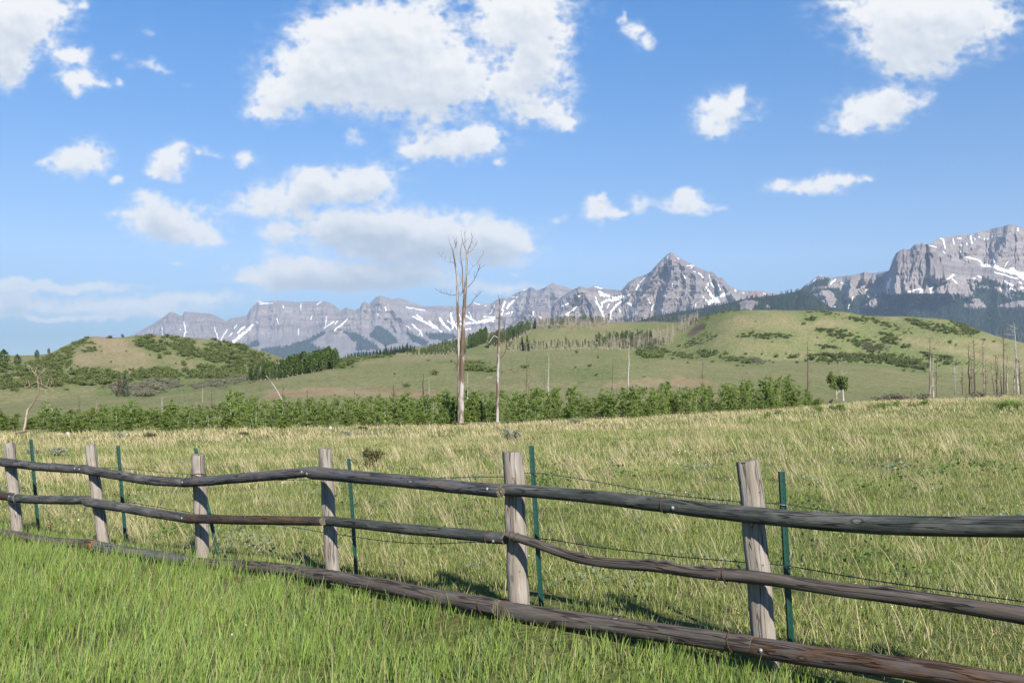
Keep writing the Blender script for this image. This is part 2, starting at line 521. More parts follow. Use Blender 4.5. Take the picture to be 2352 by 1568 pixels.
def near_z(X, d):
    dd = np.maximum(d, 6.0)
    u = np.clip(X / dd, -.9, .9)
    z = EYE - near_drop(u, d)
    ditch = sstep(-.12, -1.1, (d - np.interp(X, [p[0] for p in PPLAN], [p[1] for p in PPLAN])) * .72)
    z = z - .15 * ditch
    amp = sstep(9, 22, d)
    z = z + amp * (.10 * fbm(X / 5.5, d / 7.5, 3, 2) + .10 * fbm(X / 19, d / 23, 2, 4)) + .02 * fbm(X / 1.2, d / 1.2, 2, 8)
    return z


# screen heights (2352 px frame) and distances of the successive rises behind the meadow
K1_Y = [(-300, 952), (0, 950), (342, 945), (600, 938), (1000, 936), (1500, 926), (1900, 914), (2352, 904), (2700, 900)]
K2_D = [(-300, 230), (0, 230), (342, 250), (571, 300), (700, 380), (775, 430), (900, 480), (1450, 480), (1600, 470), (1900, 450), (2129, 430), (2352, 420), (2700, 420)]
K2_Y = [(-300, 940), (0, 928), (200, 918), (342, 911), (460, 896), (571, 880), (640, 864), (700, 847), (775, 829.5), (809, 823), (912, 820), (1048, 817), (1168, 810), (1322, 805), (1425, 803.5),
        (1476, 811), (1548, 821), (1640, 826), (1719, 829), (1840, 831), (1900, 832), (2026, 839), (2129, 853), (2250, 867), (2352, 879), (2700, 900)]
K3_Y = [(-300, 866), (0, 862), (342, 869), (571, 866), (640, 858)]
K4_D = [(-300, 680), (60, 640), (113, 520), (250, 480), (660, 480), (720, 560), (850, 800), (900, 900), (1400, 900), (1500, 860), (1600, 780), (1720, 720), (2352, 700), (2700, 700)]
K4_Y = [(-300, 820), (0, 821), (80, 820), (113, 815), (154, 795), (188, 780), (205, 774.5), (240, 775), (273, 776), (310, 773), (342, 770), (396, 772.5), (478, 779), (547, 792), (581, 800), (636, 817), (666, 827), (720, 842),
        (800, 824), (850, 816), (900, 808), (1000, 792), (1060, 778), (1130, 764), (1200, 753), (1300, 743), (1400, 741), (1500, 740), (1560, 741), (1592, 738), (1616, 727), (1668, 714.5), (1753, 712), (1856, 713), (1941, 716), (1992, 726),
        (2078, 727.5), (2173, 733), (2197, 742), (2249, 759), (2283, 771), (2352, 788), (2460, 812), (2700, 820)]


def smooth_tab(tab, sg):
    xs = np.arange(-1700, 4100, 4.0); v = xi(xs, tab); n = int(sg); k = np.exp(-.5 * (np.arange(-3 * n, 3 * n + 1) * 4 / sg) ** 2) if n > 0 else np.ones(1)
    k /= k.sum(); m = len(k) // 2
    return np.stack([xs, np.convolve(np.pad(v, m, mode='edge'), k, 'valid')], -1)


K2_D = smooth_tab(K2_D, 45); K2_Y = smooth_tab(K2_Y, 9); K4_D = smooth_tab(K4_D, 45); K4_Y = smooth_tab(K4_Y, 8); K1_Y = smooth_tab(K1_Y, 40)


def far_knots(u):
    x = HX + FPX * u
    de = edge_d(u)
    ze = EYE - near_drop(np.clip(u, -.9, .9), de)
    zy = lambda y, d: EYE - (y - HY) / FPX * d
    d1 = de + 48; z1 = zy(xi(x, K1_Y), d1)
    d2 = xi(x, K2_D); z2 = zy(xi(x, K2_Y), d2)
    d3 = d2 * 1.25
    w = sstep(560, 700, x)
    z3 = zy(xi(x, K3_Y), d3) * (1 - w) + (z2 - 7 * sstep(2300, 2000, x) - 1) * w
    d4 = xi(x, K4_D); z4 = zy(xi(x, K4_Y), d4)
    d4 = np.maximum(d4, d3 + 40)
    d5 = d4 * 1.4; z5 = z4 - xi(x, [(-300, 6), (100, 6), (250, 16), (600, 14), (900, 8), (1500, 8), (1700, 24), (2352, 24)])
    d6 = np.full_like(x, 2700.); z6 = np.full_like(x, -6.)
    return np.stack([de, d1, d2, d3, d4, d5, d6]), np.stack([ze, z1, z2, z3, z4, z5, z6])


def far_z(X, d):
    X = np.asarray(X, float); d = np.asarray(d, float)
    u = X / d
    D, Z = far_knots(u)
    h = np.diff(D, axis=0); dl = np.diff(Z, axis=0) / h
    m = np.zeros_like(D)
    for k in range(1, len(D) - 1):
        a, b = dl[k - 1], dl[k]
        w1 = 2 * h[k] + h[k - 1]; w2 = h[k] + 2 * h[k - 1]
        ok = a * b > 0
        m[k] = np.where(ok, (w1 + w2) / (w1 / np.where(ok, a, 1) + w2 / np.where(ok, b, 1)), 0)
    m[0] = dl[0]
    z = np.array(Z[0] + dl[0] * (d - D[0]))
    for k in range(len(D) - 1):
        s_ = (d - D[k]) / h[k]
        sel = (s_ >= 0) & (s_ <= 1 if k < len(D) - 2 else s_ >= 0)
        q = np.clip(s_, 0, 1)
        zz = (2 * q ** 3 - 3 * q ** 2 + 1) * Z[k] + (q ** 3 - 2 * q ** 2 + q) * h[k] * m[k] + (-2 * q ** 3 + 3 * q ** 2) * Z[k + 1] + (q ** 3 - q ** 2) * h[k] * m[k + 1]
        z = np.where(sel, zz, z)
    amp = sstep(0, 60, d - D[0])
    z = z + amp * (.5 * fbm(X / 40, d / 55, 3, 61) + .12 * fbm(X / 9, d / 12, 3, 62) * sstep(600, 250, d) + .5 * fbm(X / 17, d / 28, 3, 67) * sstep(300, 450, d))
    return z


def land_z(X, d):
    X = np.asarray(X, float); d = np.asarray(d, float)
    u = np.clip(X / np.maximum(d, 6.0), -.9, .9)
    de = edge_d(u)
    return np.where(d <= de, near_z(X, d), far_z(X, np.maximum(d, de)))


_DL = np.geomspace(4.2, 1500, 900)
_cache = {}


def locate(x, y, dmin=0.0):
    """the first place where the sight line (x, y) meets the land at or beyond dmin"""
    u = float(u_of(x)); kx = round(float(x), 1)
    if kx not in _cache:
        z = land_z(u * _DL, _DL); _cache[kx] = HY - (z - EYE) / _DL * FPX
    yy = _cache[kx]
    ok = (yy <= y) & (_DL >= dmin)
    if not ok.any(): return None
    i = int(np.argmax(ok)); d = float(_DL[i])
    if i > 0 and yy[i - 1] > y:
        f = (yy[i - 1] - y) / max(yy[i - 1] - yy[i], 1e-6); d = float(_DL[i - 1] + f * (_DL[i] - _DL[i - 1]))
    return Vector((u * d, d, float(land_z(np.array([u * d]), np.array([d]))[0])))


def on_land(x, d):
    X = float(u_of(x)) * d
    return Vector((X, d, float(land_z(np.array([X]), np.array([d]))[0])))


# --- near ground
ucols = np.concatenate([np.linspace(-2.2, -.75, 24)[:-1], np.linspace(-.75, .75, 700), np.linspace(.75, 2.2, 24)[1:]])
srow = np.concatenate([np.linspace(-.45, 0, 8)[:-1], np.linspace(0, 1, 330)])
UU, SS = np.meshgrid(ucols, srow)
DE = edge_d(np.clip(UU, -.9, .9))
DD = np.where(SS < 0, SS * 60, .5 + (DE - .5) * (.25 * SS + .75 * SS ** 2))
DD = np.where(SS >= 1, DE, DD)
XX = UU * np.maximum(DD, 6.0)
ZZ = near_z(XX, DD)
ZZ = np.where(SS >= 1, far_z(XX, DE), ZZ)


def grid_faces(r, c):
    i = np.arange(r - 1)[:, None] * c; j = np.arange(c - 1)[None]
    return np.stack([i + j, i + j + 1, i + c + j + 1, i + c + j], -1).reshape(-1, 4)


def dry_map(X, d):
    """0 green .. 1 straw coloured"""
    n = fbm(X / 6.5, d / 10, 4, 71); n2 = fbm(X / 2.2, d / 2.6, 3, 73)
    u = X / np.maximum(d, 5)
    de = edge_d(np.clip(u, -.9, .9))
    far = sstep(.52, .98, d / de) * (.55 + .5 * sstep(-.2, .25, fbm(X / 22, d / 9, 3, 79)))
    return np.clip(.30 + .60 * n + .35 * n2 + far * .75 - .18 * sstep(14, 7, d), 0, 1)


m_ground, t, out = new_mat('meadow_ground')
pos = t.add('ShaderNodeNewGeometry').outputs['Position']
n1 = t.noise(pos, 1.3, 6, .62); n2 = t.noise(pos, 14.0, 5, .65); n3 = t.noise(pos, .22, 4, .6)
cg = t.ramp(n2, [(.3, (.042, .052, .015)), (.52, (.095, .115, .032)), (.72, (.155, .175, .055))])
cd = t.ramp(n2, [(.3, (.065, .053, .028)), (.52, (.14, .12, .063)), (.72, (.23, .20, .115))])
dry = t.math('ADD', t.attr('dry').outputs['Fac'], t.math('MULTIPLY', t.math('SUBTRACT', n1, .5), 1.2), clamp=True)
c = t.mix(dry, cg, cd)
principled(t, out, c, .95, n2, .9, .05, .1)
me = mesh_np('ground', np.stack([XX, DD, ZZ], -1).reshape(-1, 3), [grid_faces(*XX.shape)], [m_ground], {'dry': ('FLOAT', (dry_map(XX, DD) * .75).ravel())}, True)
tag(obj('ground', me), 'grassy meadow ground sloping gently away behind the rail fence', 'ground', kind='structure')

# --- hills
frow = np.concatenate([np.linspace(0, .12, 30)[:-1], np.linspace(.12, 1, 270)])
uc2 = np.concatenate([np.linspace(-2.2, -.62, 60)[:-1], np.linspace(-.62, .62, 760), np.linspace(.62, 2.2, 60)[1:]])
UU, SS = np.meshgrid(uc2, frow)
DE = edge_d(np.clip(UU, -.9, .9))
DD = DE * (2700 / DE) ** SS
XX = UU * DD; ZZ = far_z(XX, DD)
VX = HX + FPX * UU; VY = HY - (ZZ - EYE) / DD * FPX
# straw coloured and bare places, lush hollows (where they lie on the hills)
nz = fbm(XX / 26, DD / 40, 4, 91); nz2 = fbm(XX / 7, DD / 11, 4, 93)
dry = np.full_like(XX, .30) + .22 * nz + .16 * nz2


def patch(pts, w, amt, soft=1.0):
    global dry
    q = seg_dist(VX + 18 * nz2 + 12 * nz, (VY + 5 * nz) * 1.0, pts) / w
    dry = dry + amt * sstep(1.25, .45, q) * (DD < 1500)


H_ = (DD > 330)
for pts, w, amt in [([(170, 830), (230, 800), (290, 820), (330, 850)], 34, .50), ([(205, 790), (270, 790)], 22, .45), ([(330, 800), (350, 780), (420, 835)], 26, .22), ([(420, 800), (470, 790)], 16, .3), ([(60, 857), (20, 860)], 12, .5),
                    ([(260, 852), (330, 851)], 8, .45), ([(500, 782), (560, 797)], 7, .35),
                    ([(620, 905), (760, 900), (860, 905), (1000, 908)], 9, .55), ([(700, 893), (790, 897)], 4, .5), ([(1500, 878), (1400, 882), (1620, 880)], 10, .5), ([(1560, 872)], 14, .35),
                    ([(640, 858), (720, 845), (800, 836), (880, 826)], 6, .35), ([(900, 826), (1100, 822)], 7, .25),
                    ([(1700, 740), (1800, 735), (1900, 745)], 20, .24), ([(1640, 760), (1740, 780)], 18, .15), ([(2050, 770), (2150, 795), (2260, 820), (2352, 845)], 6, .5), ([(2200, 780), (2300, 800)], 10, .3), ([(2050, 732), (2160, 738)], 5, .3),
                    ([(1880, 780), (1960, 770)], 12, .15), ([(1300, 752), (1450, 748)], 8, .2)]:
    patch(pts, w, amt)
for pts, w, amt in [([(140, 862), (300, 868), (560, 860)], 14, -.25), ([(300, 890), (230, 900), (430, 885)], 14, -.3), ([(1250, 860), (1400, 850), (1330, 870)], 13, -.22), ([(1560, 790), (1600, 770), (1640, 745)], 16, -.35),
                    ([(1060, 795), (1110, 805)], 12, -.35), ([(1650, 760), (1800, 772)], 7, -.2), ([(1960, 770), (2040, 800), (2100, 820)], 14, -.3), ([(2100, 750), (2200, 760)], 12, -.25), ([(1000, 830), (1250, 835)], 7, -.15)]:
    patch(pts, w, amt)
earth = sstep(9, 3, seg_dist(VX + 6 * nz2, VY + 3 * nz, [(1583, 768), (1600, 757), (1614, 748)])) * H_ + .8 * sstep(7, 2, seg_dist(VX + 4 * nz2, VY, [(2028, 796), (2040, 800)])) * H_
red = .55 * sstep(7, 2, seg_dist(VX + 9 * nz2, VY + 3 * nz, [(620, 910), (680, 903), (760, 896)])) + .4 * sstep(8, 2, seg_dist(VX + 9 * nz2, VY + 4 * nz, [(860, 896), (1000, 905)])) + .4 * sstep(9, 2, seg_dist(VX + 9 * nz2, VY + 4 * nz, [(1540, 876), (1640, 880)]))
m_hill, t, out = new_mat('hill_grass')
pos = t.add('ShaderNodeNewGeometry').outputs['Position']
pz = t.scale(pos, (1, .45, 1))
n1 = t.noise(pz, .075, 6, .68); n2 = t.noise(pz, .8, 5, .75); n3 = t.noise(pz, .016, 4, .6); n4 = t.noise(pz, 1.7, 3, .6)
lush = t.ramp(t.math('ADD', t.math('MULTIPLY', n2, .6), t.math('MULTIPLY', n4, .4)), [(.36, (.070, .092, .031)), (.5, (.132, .157, .062)), (.64, (.20, .22, .102))])
straw = t.ramp(t.math('ADD', t.math('MULTIPLY', n2, .6), t.math('MULTIPLY', n4, .4)), [(.34, (.168, .134, .076)), (.5, (.262, .211, .129)), (.66, (.355, .292, .19))])
dr = t.math('ADD', t.attr('dry').outputs['Fac'], t.math('ADD', t.math('MULTIPLY', t.math('SUBTRACT', n1, .5), .9), t.math('MULTIPLY', t.math('SUBTRACT', n3, .5), .6)), clamp=True)
c = t.mix(dr, lush, straw)
c = t.mix(t.attr('red').outputs['Fac'], c, (.25, .145, .085))
c = t.mix(t.attr('earth').outputs['Fac'], c, t.mix(n2, (.07, .052, .042), (.13, .10, .085)))
principled(t, out, c, .95, t.math('ADD', n2, n1), .6, .6, .05)
me = mesh_np('hills', np.stack([XX, DD, ZZ], -1).reshape(-1, 3), [grid_faces(*XX.shape)], [m_hill],
             {'dry': ('FLOAT', np.clip(dry, 0, 1).ravel()), 'earth': ('FLOAT', np.clip(earth, 0, 1).ravel()), 'red': ('FLOAT', np.clip(red, 0, 1).ravel())}, True)
tag(obj('hills', me), 'rolling green and straw coloured foothills below the mountains', 'hills', kind='structure')
# ------------------------------------------------------------------ the mountains
def zmap(pts, sx, ox, sy, oy): return [(ox + x * sx, oy + y * sy) for x, y in pts]
ZA = (.3418, 287.1, .3418, 545.5)
ZB = (.3418, 1033.6, .3418, 545.5)
ZD = (.29199, 1665.2, .29199, 488.1)

CREST_A = [(180, 830), (250, 797), (287, 776), (318, 762), (348, 745.5), (372, 730), (389, 717.4), (396, 716.5), (403, 719), (412, 724), (418.7, 725), (423.8, 715.7), (440, 716), (455, 718), (482, 720), (492, 723), (514, 735), (521, 738), (530, 730), (548, 728), (567, 725),
           (577, 706), (594, 692), (610, 692.5), (646, 690), (687, 694), (720, 692), (748, 691), (765, 699), (782, 713), (796, 705.5), (815, 713), (827, 706), (832, 696), (837, 692), (843, 696), (847, 697.6), (864, 682), (875, 679), (892, 684), (902, 688),
           (910, 684.6), (922, 685.5), (953, 696), (974, 703.4), (1010, 702), (1049, 702), (1068, 701), (1085, 696), (1098, 694), (1112, 697), (1126, 697.6), (1146, 686), (1170, 682), (1184, 674), (1197, 668.5), (1203, 663), (1208, 665), (1220, 658), (1232, 666), (1243, 664),
           (1252, 660), (1262, 654), (1271, 648), (1279, 653), (1286, 655), (1317, 664.4), (1340, 667), (1355, 660), (1366, 656.3), (1376, 658), (1388, 664), (1410, 680), (1450, 720), (1480, 760)]
CREST_C = [(1040, 830), (1110, 798), (1150, 765), (1180, 737), (1204, 713), (1214, 707), (1225, 704.5), (1245, 706), (1266, 708), (1273, 696), (1293, 679), (1305, 671), (1317, 665), (1328, 659), (1334, 657), (1342, 660), (1355, 663.4), (1387, 663), (1410, 665), (1427, 667), (1444, 648),
           (1455, 641), (1464, 636), (1478, 632), (1488, 627.5), (1497, 621), (1505, 612), (1513, 603), (1526, 590), (1531, 585), (1541, 579), (1548, 583), (1567, 595), (1594, 609), (1612, 618), (1628, 624), (1634, 623), (1642, 627.5), (1649, 638), (1657, 637), (1666, 646), (1673, 655), (1691, 665),
           (1712, 668.5), (1728, 668), (1744, 668), (1765, 672), (1785, 675.4), (1830, 690), (1900, 725), (1960, 760)]
CREST_E = [(1300, 800), (1400, 752), (1488, 731), (1546, 718), (1600, 709), (1649, 701), (1717, 685), (1786, 677), (1837, 668), (1862, 672), (1900, 700), (1960, 740), (2040, 770)]
CREST_D = [(1700, 760), (1770, 700), (1810, 682), (1838, 665), (1852, 655), (1868, 641), (1881, 631.8), (1899, 637), (1915, 637), (1934, 634), (1957, 631.8), (1972, 629), (1986, 624.8), (1998, 627), (2009, 626.8), (2025, 624), (2042, 621), (2046, 611), (2050, 598), (2058, 581.5), (2066, 576), (2077, 570), (2082, 574), (2091, 571), (2098, 564), (2106, 559.6),
           (2113, 560), (2120, 558), (2128, 561), (2135, 560.5), (2155, 548), (2168, 545), (2179, 543.6), (2211, 539), (2230, 538), (2249, 534), (2270, 527), (2287, 523), (2300, 521), (2310, 518), (2319, 515), (2327, 516), (2337, 518.8), (2352, 525.5), (2400, 535), (2470, 560), (2560, 610), (2700, 690), (2900, 800)]

SN_A = [([(250, 600), (250, 660)], 6), ([(275, 630), (272, 652)], 4), ([(395, 565), (408, 610), (395, 672)], 10), ([(600, 600), (625, 680)], 7), ([(575, 650), (590, 670)], 4), ([(690, 615), (640, 690)], 8), ([(750, 585), (735, 610)], 8),
        ([(860, 590), (800, 640), (730, 700)], 24), ([(800, 600), (760, 640)], 14), ([(720, 640), (700, 665)], 8), ([(880, 565), (895, 575)], 6), ([(900, 432), (950, 440), (990, 441)], 9), ([(905, 445), (930, 447)], 7), ([(1180, 440), (1185, 490)], 6), ([(1320, 430), (1290, 452)], 7), ([(1065, 455), (1065, 470)], 6),
        ([(1355, 530), (1345, 592)], 6), ([(1400, 565), (1340, 607)], 10), ([(1430, 560), (1410, 582)], 12), ([(1500, 545), (1410, 622)], 11), ([(1260, 525), (1250, 548)], 7), ([(1170, 610), (1165, 655)], 6), ([(1020, 545), (1035, 582)], 5), ([(950, 630), (972, 645)], 4), ([(1002, 600), (1005, 670)], 3), ([(1100, 680), (1120, 712)], 3), ([(370, 610), (372, 622)], 5),
        ([(1750, 465), (1755, 490)], 9), ([(1695, 515), (1705, 520)], 11), ([(1890, 468), (1960, 482), (2015, 490)], 11), ([(1940, 530), (2020, 570), (2130, 632)], 15), ([(1960, 518), (2000, 548)], 11), ([(2040, 560), (2100, 612)], 13), ([(1930, 580), (1990, 640), (2000, 662)], 9), ([(1990, 620), (1975, 655)], 8),
        ([(2110, 540), (2150, 590), (2190, 622)], 17), ([(2190, 510), (2200, 560), (2230, 612)], 17), ([(2170, 560), (2230, 602)], 15), ([(1885, 590), (1920, 615)], 6), ([(960, 425), (1040, 432)], 4), ([(1260, 425), (1300, 425)], 4)]
SN_A2 = [([(0, 520), (20, 580)], 14), ([(100, 520), (180, 570), (300, 540)], 19), ([(50, 582), (170, 572), (290, 557)], 17), ([(10, 622), (30, 580)], 13), ([(300, 450), (270, 512)], 11), ([(370, 430), (340, 522)], 15), ([(430, 420), (380, 472)], 17), ([(440, 490), (350, 522)], 9), ([(165, 440), (200, 451)], 9), ([(235, 460), (245, 460)], 6), ([(230, 535), (300, 530)], 11),
         ([(490, 355), (520, 345)], 7), ([(410, 400), (460, 401)], 6), ([(715, 320), (765, 331)], 4), ([(970, 332), (1030, 345)], 10), ([(60, 620), (140, 612)], 8), ([(420, 500), (410, 520)], 8), ([(60, 510), (75, 560)], 8), ([(130, 500), (140, 545)], 9)]
SN_C = [([(1000, 365), (1070, 392)], 17), ([(1010, 385), (1040, 396)], 11), ([(975, 398), (985, 412)], 7), ([(985, 430), (1010, 482), (1042, 552)], 15), ([(1020, 440), (1060, 420), (1100, 420), (1180, 400)], 16), ([(1100, 405), (1180, 393)], 14), ([(1170, 418), (1110, 462), (1085, 492), (1082, 548)], 14), ([(1020, 440), (1015, 475)], 10), ([(1210, 380), (1195, 391)], 7),
        ([(1190, 440), (1215, 451)], 15), ([(1070, 445), (1060, 472)], 9), ([(865, 395), (876, 392)], 9), ([(950, 470), (945, 502)], 10), ([(850, 468), (790, 512)], 13), ([(780, 515), (822, 526)], 10), ([(725, 528), (755, 522)], 10), ([(750, 462), (792, 440)], 11), ([(562, 492), (550, 532)], 10), ([(606, 535), (614, 540)], 10), ([(683, 535), (685, 546)], 8), ([(1138, 485), (1142, 500)], 10), ([(1045, 520), (1035, 548)], 9),
        ([(1465, 122), (1460, 180), (1472, 216)], 10), ([(1525, 136), (1540, 146)], 5), ([(1590, 190), (1642, 186)], 5), ([(1620, 204), (1630, 198)], 6), ([(1640, 230), (1650, 235)], 8), ([(1673, 238), (1702, 266)], 8), ([(1572, 256), (1580, 272)], 9), ([(1493, 310), (1497, 330)], 9), ([(1265, 318), (1255, 352)], 13), ([(1310, 268), (1280, 302)], 5),
        ([(1740, 248), (1750, 300), (1780, 342)], 9), ([(1735, 308), (1715, 352)], 10), ([(1800, 310), (1815, 352)], 9), ([(1720, 340), (1760, 390), (1800, 422)], 20), ([(1872, 378), (1800, 390), (1740, 442)], 26), ([(1757, 430), (1812, 436)], 9), ([(1700, 395), (1740, 442)], 8), ([(1912, 352), (1920, 360)], 8), ([(1375, 448), (1350, 487)], 10), ([(1330, 410), (1345, 442)], 7), ([(1655, 440), (1645, 468)], 7), ([(1427, 488), (1433, 492)], 7), ([(1968, 370), (1976, 372)], 6), ([(2105, 373), (2118, 378)], 7), ([(1690, 360), (1695, 375)], 6)]
SN_D = [([(740, 492), (770, 501)], 7), ([(720, 520), (650, 572)], 11), ([(870, 525), (830, 566)], 13), ([(910, 550), (962, 566)], 9), ([(1145, 480), (1138, 517)], 13), ([(1245, 490), (1190, 500)], 8), ([(1300, 510), (1285, 592)], 15), ([(1275, 540), (1280, 632)], 9), ([(1580, 330), (1595, 440), (1575, 530), (1560, 592)], 10), ([(1555, 590), (1510, 692), (1440, 747)], 23), ([(1530, 600), (1450, 622)], 19), ([(1340, 655), (1400, 641)], 9), ([(960, 770), (1010, 660)], 8),
        ([(1800, 490), (1740, 530), (1680, 556)], 17), ([(1790, 520), (1820, 552)], 13), ([(1650, 580), (1610, 602)], 10), ([(1610, 600), (1625, 640), (1645, 650)], 14), ([(1690, 650), (1665, 702)], 13), ([(1740, 660), (1690, 712)], 17), ([(1770, 690), (1790, 695)], 9), ([(1720, 210), (1730, 282)], 13), ([(1695, 205), (1710, 206)], 9), ([(1830, 204), (1855, 208)], 12), ([(1795, 205), (1800, 250)], 9), ([(1930, 188), (1945, 242)], 15), ([(1955, 195), (1965, 210)], 11),
        ([(1900, 240), (1905, 255)], 9), ([(1860, 250), (1866, 255)], 9), ([(1998, 190), (2003, 200)], 10), ([(2050, 200), (2040, 215)], 6), ([(2150, 185), (2158, 186)], 6), ([(2193, 190), (2198, 190)], 6), ([(2305, 120), (2307, 140)], 11), ([(1718, 305), (1730, 318)], 9), ([(1610, 258), (1660, 270)], 9), ([(1457, 322), (1463, 330)], 6), ([(1515, 340), (1522, 344)], 6),
        ([(1848, 298), (1865, 332)], 13), ([(1900, 350), (1980, 370), (2022, 396)], 15), ([(2020, 413), (2120, 421), (2180, 451), (2260, 471), (2400, 490)], 30), ([(2110, 358), (2130, 412)], 16), ([(2120, 470), (2200, 490), (2300, 522)], 12), ([(2250, 440), (2350, 522), (2400, 540)], 32), ([(2200, 540), (2262, 571)], 15), ([(2315, 548), (2330, 552)], 14), ([(2300, 480), (2330, 485)], 16), ([(2230, 380), (2200, 422)], 6), ([(1995, 498), (2020, 510)], 14), ([(1955, 514), (1970, 518)], 12),
        ([(2165, 600), (2192, 652)], 10), ([(2240, 600), (2290, 612)], 13), ([(2330, 590), (2400, 600)], 15), ([(1180, 655), (1190, 645)], 7), ([(1120, 650), (1128, 665)], 8), ([(1100, 610), (1110, 605)], 6), ([(870, 740), (850, 745)], 6), ([(660, 740), (680, 745)], 8), ([(2070, 200), (2062, 212)], 5), ([(2100, 190), (2110, 186)], 5), ([(1990, 290), (2000, 300)], 4)]
FO_A = [zmap(p, *ZA) for p in [[(915, 745), (1060, 745), (1200, 690), (1340, 632), (1352, 642), (1270, 690), (1240, 705), (1330, 752), (1260, 800), (1100, 810), (950, 790)], [(1468, 628), (1552, 640), (1640, 690), (1710, 752), (1556, 757), (1560, 700), (1520, 690)],
                                [(1695, 590), (1720, 600), (1790, 642), (1830, 705), (1750, 732), (1690, 690), (1640, 660)], [(1895, 640), (1960, 660), (2045, 705), (2000, 725), (1930, 700)], [(2010, 650), (2080, 640), (2200, 648), (2230, 670), (2150, 690), (2050, 682)], [(820, 720), (890, 690), (905, 720), (840, 742)],
                                [(1790, 600), (1830, 625), (1815, 640)], [(1560, 770), (1750, 770), (1960, 740), (2060, 720), (2100, 760), (1500, 800)]]]
FO_A = FO_A + [[(600, 800), (700, 792), (760, 805), (740, 830), (600, 830)]]
FO_D = [zmap(p, *ZD) for p in [[(380, 660), (520, 610), (600, 600), (640, 575), (700, 540), (800, 512), (830, 520), (815, 580), (760, 575), (700, 590), (650, 650), (720, 600), (830, 600), (900, 600), (925, 660), (935, 700), (1000, 690), (1050, 650), (1170, 640), (1180, 665), (1250, 640), (1330, 650), (1370, 660), (1440, 630), (1460, 680), (1440, 745), (1520, 690), (1570, 680), (1640, 700), (1700, 745), (1750, 700), (1800, 690), (1890, 670), (1960, 660), (1970, 590), (2060, 590), (2100, 600), (2150, 620), (2190, 660), (2260, 690), (2240, 640), (2400, 680), (2700, 720), (2700, 1200), (300, 1200)],
                                [(1980, 555), (2040, 510), (2120, 540), (2190, 580), (2100, 585), (2000, 575)], [(2240, 600), (2300, 620), (2400, 640), (2400, 670), (2250, 640)]]]
OUT_D = [zmap(p, *ZD) for p in [[(525, 765), (530, 700), (560, 680), (610, 660), (640, 690), (665, 720), (662, 762)], [(650, 680), (700, 640), (760, 615), (830, 612), (860, 650), (882, 700), (850, 740), (780, 765), (690, 765), (665, 720)], [(1050, 755), (1100, 720), (1180, 672), (1230, 672), (1262, 690), (1220, 715), (1180, 745), (1120, 757)], [(1868, 740), (1890, 710), (1940, 680), (1990, 672), (2040, 710), (2062, 745), (2000, 760), (1920, 752)], [(2120, 740), (2220, 710), (2300, 690), (2400, 690), (2400, 740), (2250, 748)], [(1240, 750), (1280, 738), (1300, 748), (1270, 757)]]]
OUT_E = [zmap(p, *ZD) for p in [[(105, 715), (160, 690), (205, 680), (270, 705), (240, 735), (215, 762), (120, 762), (130, 735)], [(322, 745), (338, 715), (355, 748)]]]


